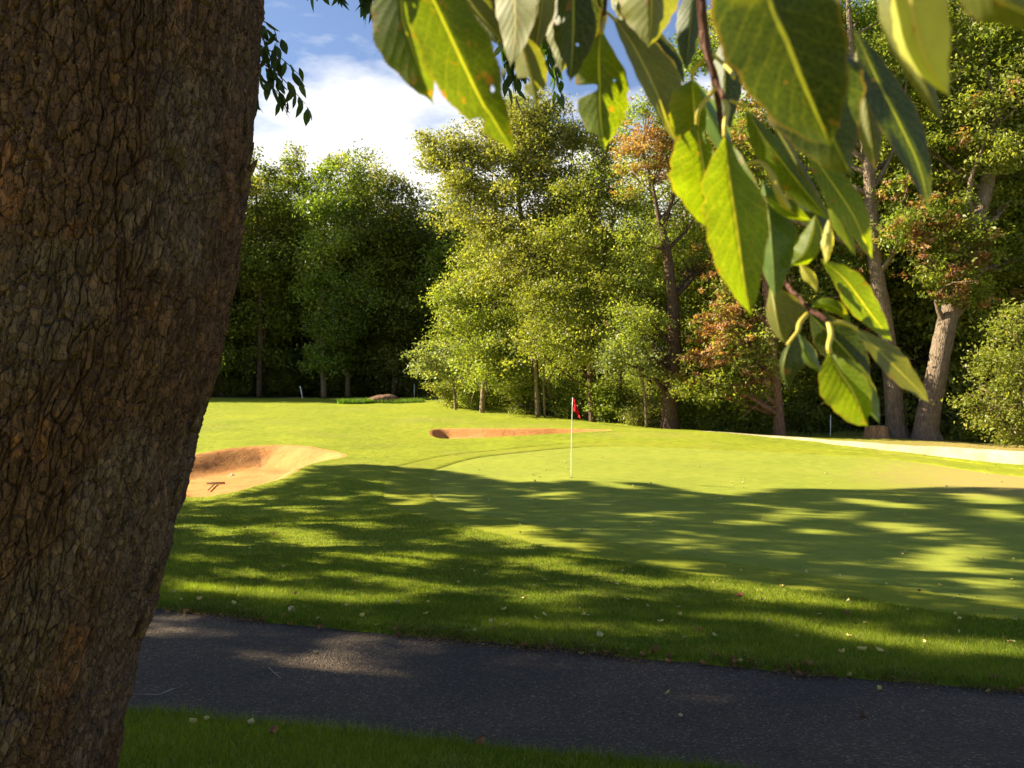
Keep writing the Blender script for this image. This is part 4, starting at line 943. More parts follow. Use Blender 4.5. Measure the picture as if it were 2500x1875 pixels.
# ------------------------------------------------------------------ big foreground trunk
def cells(A, Z, s0):
    Ai = np.floor(A); Zi = np.floor(Z); best = np.full(A.shape, 9.0); sec = best.copy(); i1 = np.zeros(A.shape); i2 = i1.copy(); bx = i1.copy(); bz = i1.copy()
    for i in (-1, 0, 1):
        for j in (-1, 0, 1):
            ci = Ai + i; cj = Zi + j
            dx_ = A - ci - hash2(ci, cj, s0); dz_ = Z - cj - hash2(ci, cj, s0 + 1); d_ = np.sqrt(dx_ ** 2 + dz_ ** 2); near = d_ < best
            sec = np.where(near, best, np.minimum(sec, d_)); i1 = np.where(near, hash2(ci, cj, s0 + 2), i1); i2 = np.where(near, hash2(ci, cj, s0 + 3), i2)
            bx = np.where(near, dx_, bx); bz = np.where(near, dz_, bz); best = np.where(near, d_, best)
    return sec - best, i1, i2, bx, bz
def bark_height(a, z):
    """a arc metres, z height metres -> (height metres, tint 0..1, plate mask)"""
    wx = (fbm(a * 30, z * 18, 4, 71) - .47) * .034 + (fbm(a * 8, z * 3.5, 3, 75) - .44) * .022; wz = (fbm(a * 25 + 9, z * 22, 4, 72) - .47) * .055
    e1, p1, q1, bx, bz = cells((a + wx) / .030, (z + wz) / .115, 5)
    e2, p2, q2, cx2, cz2 = cells((a + wx * 1.3) / .013, (z + wz * 1.2) / .034, 25)
    wide = vnoise(a * 11, z * 5, 61)
    plate = smooth(0.0, 0.05 + .16 * wide ** 2, e1); flake = smooth(0.0, .04 + .25 * vnoise(a * 35, z * 20, 62), e2)
    t1 = fbm(a * 30 + wx * 14, z * 11 + wz * 8, 4, 40) * 9; f1 = np.floor(t1); st1 = f1 + smooth(0.85, 1.0, t1 - f1)
    t2 = fbm(a * 50 + 5, z * 19, 3, 44) * 8; f2 = np.floor(t2); st2 = f2 + smooth(.7, 1, t2 - f2)
    big = fbm(a * 5, z * 1.8, 3, 80)
    fis = 1 - np.clip(np.abs(fbm(a * 15 + wx * 8, z * 3.2 + wz * 3, 3, 91) - .46) / .025, 0, 1)
    h = plate * (.008 + .008 * p1) - .016 + (big - .45) * .018 + (st1 - 4) * .0030 + (st2 - 4) * .0012 + plate * flake * .0022 + .004 * (q2 - .5) * cx2 + .006 * (fbm(a * 90, z * 50, 4, 95) - .47) - .012 * fis
    return h, np.clip(hash2(f1.astype(np.int64), np.floor(a * 14).astype(np.int64), 3) * .25 + p2 * .35 + p1 * .15 + .25 * (st1 - 2) / 5, 0, 1), plate
edge = [(262, -40), (261, 0), (254, 93), (248, 185), (236, 278), (220, 361), (204, 417), (193, 463), (185, 500), (171, 556), (160, 607), (146, 648), (134, 694), (121, 741), (115, 768), (100, 830), (72, 965)]
DT = 2.6; RT = .477
zs, xs = [], []
for px, py in edge:
    e1 = (px - 512) / F; zs.append(pix(px, py, DT)[2]); xs.append(DT * e1 - RT * math.sqrt(1 + e1 * e1))
zs = np.array(zs)[::-1]; xs = np.array(xs)[::-1]
def tcx(z):
    z = np.asarray(z, float); r = np.interp(z, zs, xs); r = np.where(z > zs[-1], xs[-1] + (z - zs[-1]) * .02, r); return r
def trad(z): return RT + .16 * np.exp(-np.maximum(z, 0) * 3.2) * (z < .9) + 0 * z - .012 * np.maximum(z - 3.4, 0)
nz_, nt_ = 640, 640
zt = np.concatenate([np.linspace(-.15, .45, 30, endpoint=False), np.linspace(.45, 3.35, nz_), np.linspace(3.4, 9.5, 50)])
# finer around the side the camera sees
fr = np.linspace(0, 1, nt_, endpoint=False); ang = math.radians(-50) + (fr * 2 * np.pi) + .75 * np.sin(fr * 2 * np.pi + 0) * -1
A_, Z_ = np.meshgrid(ang, zt, indexing='ij'); 
am = np.mod(A_ - math.radians(130), 2 * np.pi) ; arc = am * RT
hb, tint, plate = bark_height(arc, Z_)
seam = smooth(0, .05, am / (2 * np.pi)) * smooth(0, .05, 1 - am / (2 * np.pi)); hb = hb * seam
R_ = trad(Z_) + hb; flare = .05 * np.exp(-np.maximum(Z_, 0) * 4) * np.sin(A_ * 5)
lean_y = .02 * (Z_ - 1.75)
TV = np.stack([tcx(Z_) + (R_ + flare) * np.cos(A_), DT + lean_y * 0 + (R_ + flare) * np.sin(A_), Z_], -1)
n_, m_ = A_.shape
i = np.arange(n_)[:, None]; j = np.arange(m_ - 1)[None]; TF = np.stack([i * m_ + j, ((i + 1) % n_) * m_ + j, ((i + 1) % n_) * m_ + j + 1, i * m_ + j + 1], -1).reshape(-1, 4)
tbase = np.array([float(tcx(0.)), DT, gz(float(tcx(0.)), DT)])
bt = empty("cherry_tree", tbase, "huge tree with rugged brown bark whose leaning trunk fills the left of the view", "tree")
tf = tint.reshape(-1)[TF[:, 0]]; lich = fbm(arc * 5 + 3, Z_ * 4, 4, 120).reshape(-1)[TF[:, 0]]; gre = fbm(arc * 3, Z_ * 2, 3, 140).reshape(-1)[TF[:, 0]]
pl_ = plate.reshape(-1)[TF[:, 0]]
c0 = np.array([.046, .022, .013]); c1 = np.array([.128, .070, .040]); cr = np.array([.20, .080, .028]); cg = np.array([.105, .074, .056])
C = c0 + (c1 - c0) * tf[:, None]; k = smooth(.64, .70, lich)[:, None] * (tf[:, None] > .5); C = C * (1 - k * .55) + cr * k * .55
k = smooth(.48, .62, gre)[:, None] * .7; C = C * (1 - k) + cg * (.7 + .6 * tf[:, None]) * k
def mat_bigbark():
    m, nt, N, L, b = newmat("rugged_bark")
    at = nnode(nt, "ShaderNodeAttribute"); at.attribute_name = "tint"; v = texco(nt)
    mp = nnode(nt, "ShaderNodeMapping"); mp.inputs["Scale"].default_value = (1, 1, .45); L.new(v, mp.inputs[0])
    n1 = noise(nt, 45, 6, .7, mp.outputs[0]); n2_ = noise(nt, 160, 4, .7, mp.outputs[0])
    c = mixc(nt, 1.0, at.outputs["Color"], ramp(nt, n1, [(.25, (.45, .42, .40)), (.5, (1, 1, 1)), (.78, (1.75, 1.65, 1.5))]), 'MULTIPLY')
    dn = nnode(nt, "ShaderNodeTexNoise"); dn.inputs["Scale"].default_value = 28; dn.inputs["Detail"].default_value = 4; L.new(mp.outputs[0], dn.inputs["Vector"])
    dv = nt.nodes.new("ShaderNodeVectorMath"); dv.operation = 'SCALE'; L.new(dn.outputs["Color"], dv.inputs[0]); dv.inputs["Scale"].default_value = .035
    da = nt.nodes.new("ShaderNodeVectorMath"); da.operation = 'ADD'; L.new(mp.outputs[0], da.inputs[0]); L.new(dv.outputs[0], da.inputs[1])
    v1 = nnode(nt, "ShaderNodeTexVoronoi", feature='DISTANCE_TO_EDGE'); v1.inputs["Scale"].default_value = 62; L.new(da.outputs[0], v1.inputs["Vector"])
    v2 = nnode(nt, "ShaderNodeTexVoronoi"); v2.inputs["Scale"].default_value = 62; L.new(da.outputs[0], v2.inputs["Vector"])
    cr_ = ramp(nt, v1.outputs["Distance"], [(0.0, (0, 0, 0)), (.06, (1, 1, 1))])
    sc_ = nt.nodes.new("ShaderNodeSeparateColor"); L.new(v2.outputs["Color"], sc_.inputs[0])
    c = mixc(nt, 1.0, c, ramp(nt, sc_.outputs[0], [(0, (.70, .68, .66)), (1, (1.35, 1.33, 1.30))]), 'MULTIPLY')
    L.new(c, b.inputs["Base Color"]); b.inputs["Roughness"].default_value = .85; b.inputs["Specular IOR Level"].default_value = .25
    hgt = mth(nt, 'ADD', mth(nt, 'MULTIPLY', cr_, .8), mth(nt, 'ADD', mth(nt, 'MULTIPLY', sc_.outputs[1], .7), mth(nt, 'ADD', mth(nt, 'MULTIPLY', n1, .9), mth(nt, 'MULTIPLY', n2_, .5))))
    bump(nt, hgt, 1.0, .008, b)
    return m
mbb = mat_bigbark()
mesh_np("trunk", TV.reshape(-1, 3) - tbase, TF, mbb, bt, C, smooth_sh=False)
# loose bark splinters standing off the right side
for (x, y, L_, ln) in ((527, 385, .12, .35), (537, 372, .05, .8), (540, 300, .06, .1), (538, 262, .05, .15), (440, 890, .04, .1), (398, 1045, .035, .1), (355, 1238, .04, .1), (472, 700, .05, .12), (325, 1330, .05, .1)):
    g = Geo(); p = dpx(x - 9, y + 8, DT - .0); p2 = p + np.array([L_ * ln * 1.1, -.01, L_]); g.tube([p + [-.02, 0, -.05], (p + p2) / 2 + [.004, 0, 0], p2], [.014, .009, .0015], 6, n=8, wob=.6, col=(.10, .065, .04))
    g.obj("bark_splinter", mbb, bt, origin=tbase, tint=True)
print("trunk", time.time() - T0)

# ------------------------------------------------------------------ crowns that throw the dappled shade
patches = [(1698, 1113, 60, 12), (1818, 1113, 50, 8), (1608, 1130, 45, 5), (1959, 1145, 100, 11), (1908, 1088, 100, 5), (2134, 1078, 75, 8), (2160, 1113, 60, 10), (1783, 1153, 50, 5), (2049, 1208, 100, 25), (2150, 1253, 75, 20),
    (2160, 1298, 60, 15), (1683, 1198, 50, 8), (1532, 1185, 45, 5), (1131, 1163, 60, 25), (1230, 1178, 75, 8), (1196, 1208, 100, 10), (1280, 1238, 150, 9), (1557, 1258, 75, 15), (1683, 1288, 110, 18), (1833, 1308, 100, 10), (1382, 1258, 75, 10),
    (1196, 1293, 125, 12), (1357, 1358, 200, 8), (1758, 1353, 175, 8), (1959, 1388, 200, 9), (2134, 1403, 125, 11), (1171, 1428, 50, 13), (1482, 1529, 150, 15), (1733, 1514, 60, 10),
    (441, 1095, 30, 5), (577, 1095, 50, 4), (451, 1143, 75, 10), (627, 1153, 100, 10), (702, 1178, 125, 13), (802, 1198, 125, 15), (752, 1130, 100, 6), (828, 1068, 60, 4), (828, 1040, 30, 4), (1053, 1153, 60, 15), (426, 1208, 60, 7),
    (552, 1243, 100, 7), (401, 1263, 60, 10), (502, 1278, 100, 11), (702, 1293, 125, 8), (903, 1263, 200, 9), (1028, 1278, 100, 7), (742, 1393, 75, 15), (752, 1459, 100, 15), (401, 1624, 45, 14), (953, 1640, 90, 9), (341, 1368, 50, 13),
    (1330, 1048, 60, 5), (1550, 1052, 90, 6), (1020, 1098, 40, 4), (500, 1178, 70, 6), (900, 1218, 80, 7), (1100, 1238, 60, 6), (1450, 1218, 60, 5), (2000, 1340, 90, 8), (1560, 1330, 70, 6)]
for _k in range(75): patches.append((rng.uniform(420, 2212), rng.uniform(1065, 1340), rng.uniform(22, 75), rng.uniform(1.0, 3.2)))
edge_sh = np.array([(380, 1085), (470, 1078), (560, 1058), (640, 1032), (690, 1004), (760, 1000), (900, 1004), (1000, 1020), (1100, 1040), (1240, 1034), (1400, 1040), (1500, 1060), (1600, 1068), (1700, 1052), (1900, 1055), (2050, 1048), (2212, 1052), (2600, 1070)], float)
def shade_ok(P):
    """probability that ground point P lies in tree shade in the photo"""
    z = P[:, 2]; rel = P - CAM; fwd = rel[:, 1] * cP + rel[:, 2] * sP; up = -rel[:, 1] * sP + rel[:, 2] * cP
    fwd = np.maximum(fwd, .1)
    x = (512 + F * rel[:, 0] / fwd) / K; y = (384 - F * up / fwd) / K
    ye = np.interp(x, edge_sh[:, 0], edge_sh[:, 1]); ok = np.where(x < 380, y > 1060, y > ye + 4)
    pr = np.ones(len(P))
    for cx0, cy0, rx, ry_ in patches:
        if cy0 > 1360: rx, ry_ = rx * 1.25, ry_ * 1.6
        q = ((x - cx0) / (rx * 1.05)) ** 2 + ((y - cy0 + .12 * (x - cx0) * math.sin(cx0)) / (ry_ * 1.2 + 1.2)) ** 2
        pr = np.where(q < 1, 0.0, pr)
    return (pr > .5) & ok
trunks = {0: (-1.25, 2.7), 1: (-8.5, 5.5), 2: (-10.5, 13.5), 3: (-14.0, 17.0), 4: (-18.5, 20.5), 5: (-17, 9), 6: (-13, 1.0)}
SX, SY = SUN[0] / SUN[2], SUN[1] / SUN[2]
def place_sprigs(G, tries=10, zlo=4.0, zhi=15.0):
    n = len(G); best = np.full(n, 1e9); bp = np.zeros((n, 3)); bi = np.zeros(n, int)
    for k in range(tries):
        h = rng.uniform(zlo, zhi, n); Q = np.stack([G[:, 0] + SX * h, G[:, 1] + SY * h, G[:, 2] + h], 1)
        az_ = Q[:, 0] / np.maximum(Q[:, 1], .1); el = (Q[:, 2] - CAMZ) / np.maximum(Q[:, 1], .1)
        hid = (Q[:, 1] < .3) | (az_ < -.37) | (el > .53) | (az_ > .66)
        for t, (tx, ty) in trunks.items():
            dd = np.hypot(Q[:, 0] - tx, Q[:, 1] - ty) + abs(Q[:, 2] - 9) * .15; ok = hid & (dd < best)
            best = np.where(ok, dd, best); bp[ok] = Q[ok]; bi[ok] = t
    k = best < 1e8
    return bp[k], bi[k]
nG = 26000
gx_ = rng.uniform(-12, 19, nG); gy_ = rng.uniform(3.4, 24.5, nG); 
k = np.abs(gx_) < gy_ * .75 + 2; gx_, gy_ = gx_[k], gy_[k]
gx_ = np.concatenate([gx_, rng.uniform(-4, 5.5, 2200)]); gy_ = np.concatenate([gy_, rng.uniform(2.2, 6, 2200)])
G = np.stack([gx_, gy_, base_fast(gx_, gy_)], 1); G = G[shade_ok(G)]
# shade on the big trunk itself
nT = 700; zt_ = rng.uniform(0, 4, nT); at_ = rng.uniform(0, 2 * np.pi, nT)
GT = np.stack([tcx(zt_) + .5 * np.cos(at_), DT + .5 * np.sin(at_), zt_], 1); GT[:, 0] -= SX * GT[:, 2]; GT[:, 1] -= SY * GT[:, 2]; GT[:, 2] = 0
G = np.vstack([G, GT])
SPp, SPi = place_sprigs(G)
labs = {1: "tall leafy tree standing left of the path outside the view", 2: "leafy tree left of the front slope outside the view", 3: "leafy tree left of the orange bunker outside the view", 4: "far leafy tree beyond the orange bunker's left end",
        5: "leafy tree in the second row left of the path", 6: "leafy tree left behind the camera beside the path"}
for t, (tx, ty) in trunks.items():
    S_ = SPp[SPi == t]
    if t == 0: root = bt; base = tbase
    else:
        base = np.array([tx, ty, gz(tx, ty)]); root = empty("shade_tree", base, labs[t], "tree", None)
        g = Geo(); g.tube([base - [0, 0, .3], base + [.2, 0, 4], base + [0, .3, 8], base + [.2, 0, 12]], [.32, .25, .18, .06], 10, wob=.1)
        for q in range(8):
            if len(S_) == 0: break
            e1 = S_[rng.integers(0, len(S_))]; s1 = base + [0, 0, min(max(2.5, e1[2] - 2.5), 11)]; g.tube([s1, (s1 + e1) / 2 + [0, 0, .3], e1], [.09, .06, .015], 6)
        g.obj("trunk", M['bark_brown'], root, origin=base, sm=True)
    if len(S_):
        cols = np.array(PAL['mid'])[rng.integers(0, 3, len(S_))]
        V, Fq, C = leaves_at(S_, .15, .12, 18, cols, np.tile([-.5, 0, .9], (len(S_), 1)) + rng.normal(0, .3, (len(S_), 3)), aspect=.45)
        NQ += len(Fq); mesh_np("crown", V - base, Fq, M['leaf'], root, C)
# drooping leafy twigs of the big tree seen dark against the sky
def droop_leaves(strands, d, name, root, origin, lsize=.10):
    gt = Geo(); Vs = []; n0 = 0; Fs = []; Cs = []
    for st in strands:
        W = catmull(np.array([dpx(x, y, d + dd) for x, y, dd in st]), 14); gt.tube(W, np.linspace(.006, .0015, 14), 5, n=14)
        for q in range(2, 14):
            for _ in range(2):
                if rng.random() < .12: continue
                c = W[q] + rng.normal(0, .012, 3); out = np.array([rng.normal(0, .45), rng.normal(0, .45), -.9]); out /= np.linalg.norm(out)
                out = .7 * out + .3 * (W[min(q + 1, 13)] - W[q - 1]) / (np.linalg.norm(W[min(q + 1, 13)] - W[q - 1]) + 1e-9); out /= np.linalg.norm(out)
                sd = np.cross(out, rng.normal(0, 1, 3)); sd /= np.linalg.norm(sd); nn = np.cross(out, sd)
                L_ = lsize * rng.uniform(.7, 1.15); w = L_ * .19; tt = np.array([0, .12, .35, .6, .82, 1.0]); ww = np.array([.02, .55, 1, .9, .45, .0]) * w
                bend = -.25 * L_ * tt ** 2
                mid = c + out * (tt * L_)[:, None] + nn * bend[:, None]
                V = np.vstack([mid - sd * ww[:, None], mid + sd * ww[:, None]])
                Fq = [[a, a + 1, a + 7, a + 6] for a in range(5)]
                Vs.append(V); Fs.append(np.array(Fq) + n0); n0 += 12; Cs.append(np.tile(np.array((.05, .085, .02)) * rng.uniform(.7, 1.4), (5, 1)))
    b_ = gt.obj(name, M['bark_brown'], root, origin=origin, sm=True)
    mesh_np("leaves", np.vstack(Vs) - origin, np.vstack(Fs), M['leaf'], b_, np.vstack(Cs))
droop_leaves([[(470, -120, 0), (540, 20, 0), (590, 60, 0), (600, 110, 0)], [(480, 30, .1), (550, 90, 0), (600, 120, 0), (650, 165, 0)], [(480, 60, 0), (560, 130, 0), (610, 170, 0), (660, 225, 0)], [(490, 90, .1), (545, 150, 0), (590, 190, 0), (625, 235, 0)],
              [(500, 20, 0), (560, 60, 0), (575, 120, 0), (585, 160, 0)], [(490, 130, 0), (520, 170, 0), (545, 200, 0), (550, 225, 0)]], 4.6, "drooping_branch", bt, tbase)
droop_leaves([[(620, -90, 0), (660, -50, 0), (690, -22, 0)], [(690, -100, 0), (720, -60, 0), (735, -12, 0)], [(720, -90, 0), (770, -50, 0), (800, 0, 0), (815, 35, 0)], [(760, -60, 0), (780, -30, 0), (795, 15, 0)]], 4.2, "drooping_branch", bt, tbase, .09)
droop_leaves([[(1040, -60, 0), (1090, 60, 0), (1100, 140, 0), (1110, 200, 0)], [(1170, -60, 0), (1190, 60, 0), (1200, 150, 0), (1215, 215, 0)], [(1160, 0, 0), (1175, 90, 0), (1185, 140, 0)], [(1090, 60, 0), (1098, 110, 0), (1120, 160, 0)]], 3.6, "drooping_branch", bt, tbase, .085)

# ------------------------------------------------------------------ branch with large leaves close to the camera
def mat_bigleaf(name, base, trans, rib, spots, thr=.62, gloss=.54):
    m, nt, N, L, b = newmat(name)
    uvn = nnode(nt, "ShaderNodeUVMap"); uvn.uv_map = "UVMap"; sp_ = nt.nodes.new("ShaderNodeSeparateXYZ"); L.new(uvn.outputs[0], sp_.inputs[0])
    u_, v_ = sp_.outputs[0], mth(nt, 'ABSOLUTE', mth(nt, 'SUBTRACT', sp_.outputs[1], .5))
    ob = texco(nt); oi = nt.nodes.new("ShaderNodeObjectInfo")
    vec = nt.nodes.new("ShaderNodeVectorMath"); vec.operation = 'ADD'; L.new(ob, vec.inputs[0]); L.new(oi.outputs["Random"], vec.inputs[1])
    # side veins
    ph = mth(nt, 'MULTIPLY', mth(nt, 'SUBTRACT', u_, mth(nt, 'MULTIPLY', mth(nt, 'POWER', v_, .8), .42)), 34.0)
    ph = mth(nt, 'ADD', ph, mth(nt, 'MULTIPLY', noise(nt, 30, 2, .5, vec.outputs[0]), 3.0))
    side = mth(nt, 'POWER', mth(nt, 'ABSOLUTE', mth(nt, 'SINE', ph)), 1.0)
    vein = ramp(nt, side, [(0.0, (1, 1, 1)), (.07, (.35, .35, .35)), (.20, (0, 0, 0))])
    mid = ramp(nt, v_, [(0.0, (1, 1, 1)), (.012, (1, 1, 1)), (.027, (0, 0, 0))])
    n1 = noise(nt, 22, 4, .6, vec.outputs[0]); n2_ = noise(nt, 120, 3, .6, vec.outputs[0])
    c = mixc(nt, ramp(nt, n1, [(.35, (0, 0, 0)), (.65, (1, 1, 1))]), tuple(x * .72 for x in base), tuple(x * 1.25 for x in base))
    c = mixc(nt, mth(nt, 'MULTIPLY', vein, .26), c, rib); 
    edge_ = ramp(nt, mth(nt, 'ADD', v_, mth(nt, 'MULTIPLY', n1, .06)), [(.49, (0, 0, 0)), (.525, (1, 1, 1))])
    c = mixc(nt, mth(nt, 'MULTIPLY', edge_, .35), c, (.34, .16, .05))
    blot = ramp(nt, n2_, [(thr + .03, (0, 0, 0)), (thr + .06, (1, 1, 1))]); c = mixc(nt, mth(nt, 'MULTIPLY', blot, .65), c, tuple(x * .75 for x in spots))
    yel = ramp(nt, noise(nt, 14, 3, .5, vec.outputs[0]), [(.60, (0, 0, 0)), (.72, (1, 1, 1))]); c = mixc(nt, mth(nt, 'MULTIPLY', yel, .32), c, (.42, .40, .03))
    vv_ = nnode(nt, "ShaderNodeTexVoronoi", feature='DISTANCE_TO_EDGE'); vv_.inputs["Scale"].default_value = 420; L.new(vec.outputs[0], vv_.inputs["Vector"])
    c = mixc(nt, mth(nt, 'MULTIPLY', ramp(nt, vv_.outputs["Distance"], [(0, (1, 1, 1)), (.10, (0, 0, 0))]), .16), c, rib)
    c = mixc(nt, mid, c, rib)
    L.new(c, b.inputs["Base Color"]); b.inputs["Roughness"].default_value = gloss; b.inputs["Specular IOR Level"].default_value = .4
    tr = nt.nodes.new("ShaderNodeBsdfTranslucent"); L.new(mixc(nt, 1.0, c, (2.1, 2.0, .35), 'MULTIPLY'), tr.inputs["Color"])
    bn = bump(nt, mth(nt, 'ADD', mth(nt, 'MULTIPLY', side, .35), n1), .28, .0009, b); L.new(bn.outputs[0], tr.inputs["Normal"])
    mx = nt.nodes.new("ShaderNodeMixShader"); mx.inputs[0].default_value = trans
    L.new(b.outputs[0], mx.inputs[1]); L.new(tr.outputs[0], mx.inputs[2])
    # insect holes
    hol = nt.nodes.new("ShaderNodeBsdfTransparent"); hm = nt.nodes.new("ShaderNodeMixShader")
    L.new(ramp(nt, noise(nt, 95, 2, .5, vec.outputs[0]), [(.735, (0, 0, 0)), (.745, (1, 1, 1))]), hm.inputs[0]); L.new(mx.outputs[0], hm.inputs[1]); L.new(hol.outputs[0], hm.inputs[2])
    L.new(hm.outputs[0], nt.nodes["Material Output"].inputs[0])
    return m
ML = {'m': mat_bigleaf("mid_leaf", (.070, .105, .006), .46, (.42, .42, .06), (.40, .14, .03), .58),
      'g': mat_bigleaf("green_leaf", (.100, .150, .006), .58, (.62, .56, .09), (.40, .14, .03)),
      'd': mat_bigleaf("shaded_leaf", (.028, .046, .008), .34, (.32, .33, .06), (.28, .12, .03)),  # base colour darkened to stand for shade falling on these leaves
      'o': mat_bigleaf("olive_leaf", (.12, .13, .028), .36, (.46, .40, .12), (.32, .13, .05)),
      'y': mat_bigleaf("yellow_leaf", (.42, .42, .09), .45, (.60, .42, .12), (.45, .15, .04)),
      's': mat_bigleaf("glossy_leaf", (.075, .125, .035), .32, (.32, .36, .12), (.35, .15, .05), .7, .28)}
pet_m = simple("yellow_petiole", (.46, .38, .06), .5, .4, .15, 60)
twig_m = mat_bark("reddish_twig", (.13, .055, .04), (.22, .10, .075), (.30, .16, .12), 60)
tw = np.array([3.2, -3.4, 0.0]); tw[2] = gz(tw[0], tw[1])
ot = empty("overhanging_tree", tw, "tree beside the camera whose branch of large backlit leaves hangs into the upper right", "tree")
g = Geo(); g.tube([tw - [0, 0, .3], tw + [0, .1, 2], tw + [-.2, .3, 4.2], tw + [-.1, .3, 7]], [.19, .15, .12, .04], 10, wob=.1)
g.tube([tw + [-.1, .2, 3.4], tw + [-1.4, 1.8, 3.9], tw + [-2.4, 3.0, 3.7], spx(1720, -420, .50)], [.07, .05, .03, .006], 7)
for q in range(6): e1 = tw + np.array([rng.normal(0, 1.4), rng.normal(-.6, 1.2), 5 + rng.random() * 2.5]); g.tube([tw + [-.1, .2, 3.4 + q * .4], (tw + e1) / 2 + [0, 0, 2.4], e1], [.06, .04, .01], 6)
g.obj("trunk", M['bark_brown'], ot, origin=tw, sm=True)
V, Fq, C = crown_geo([(tw + [0, -.6, 6], (1.8, 1.6, 1.4)), (tw + [1, -1, 7], (1.5, 1.5, 1.2)), (tw + [-.5, -1.4, 5.2], (1.3, 1.2, 1))], dens=14, per=14, size=.12, spread=.2, pal='mid'); mesh_np("crown", V - tw, Fq, M['leaf'], ot, C)
hb_ = Geo()
def T_(P, R, mi=0): hb_.tube([spx(x, y, d) for x, y, d in P], [r * P[0][2] / F * KS for r in R], 8, n=len(P) * 5, mi=mi)
T_([(1720, -420, .50), (1705, -120, .46), (1712, 0, .44), (1717, 60, .44), (1722, 105, .44), (1732, 150, .44), (1745, 190, .44), (1755, 255, .45), (1760, 300, .45), (1768, 345, .46)], [14, 12, 11, 11, 12, 8, 9, 7, 6, 5])
T_([(1745, 195, .44), (1755, 215, .435), (1768, 240, .43), (1775, 250, .43)], [7, 6, 6, 5])
T_([(1768, 345, .46), (1820, 480, .50), (1880, 620, .50), (1925, 700, .48), (1950, 725, .47), (1975, 755, .46), (2010, 775, .45), (2027, 790, .45)], [5, 5, 5, 6, 5, 5, 6, 5])
T_([(1490, -260, .5), (1480, -100, .48), (1478, 0, .47), (1475, 40, .47)], [8, 6, 5, 4])
T_([(1560, -260, .46), (1210, -200, .42), (1100, -170, .40), (1010, -160, .38)], [9, 8, 7, 5])
T_([(1720, -400, .50), (1600, -330, .47), (1560, -260, .46), (1490, -260, .5)], [12, 11, 9, 8])
T_([(1720, -400, .50), (1900, -330, .36), (2100, -280, .32), (2350, -260, .28)], [14, 12, 10, 7])
# yellow bud-like stem
T_([(1825, 400, .44), (1858, 396, .43), (1885, 430, .425), (1900, 470, .42), (1918, 500, .42), (1930, 512, .42)], [4, 5, 8, 9, 9, 4], 1)
T_([(1768, 245, .43), (1776, 265, .425), (1770, 300, .42), (1769, 335, .42)], [6, 7, 6, 5], 1)
T_([(1752, 208, .44), (1728, 238, .44), (1705, 272, .44), (1701, 308, .445)], [5, 6, 6, 5], 1)
T_([(1730, 132, .44), (1708, 155, .45), (1692, 175, .455), (1689, 200, .46)], [4, 5, 5, 4], 1)
T_([(1735, 130, .44), (1760, 150, .44), (1785, 175, .43), (1792, 190, .42)], [4, 5, 5, 5], 1)
T_([(1780, 245, .43), (1802, 252, .43), (1820, 258, .43)], [4, 4, 4], 1)
T_([(1972, 765, .46), (1953, 788, .455), (1948, 808, .45)], [5, 6, 5], 1)
T_([(1948, 808, .45), (1935, 825, .45), (1922, 842, .45)], [4, 4, 4], 1)
T_([(2022, 785, .45), (2029, 815, .445), (2023, 845, .44), (2026, 862, .44)], [6, 7, 6, 6], 1)
T_([(2030, 787, .45), (2060, 788, .45), (2092, 803, .45)], [4, 5, 5], 1)
T_([(1505, 52, .47), (1480, 30, .47), (1440, 10, .47)], [4, 4, 4], 1)
T_([(1468, 80, .46), (1474, 55, .47), (1476, 38, .47)], [6, 6, 4], 1)
HB = hb_.obj("hanging_branch", None, ot, origin=tw, mats=[twig_m, pet_m], sm=True)

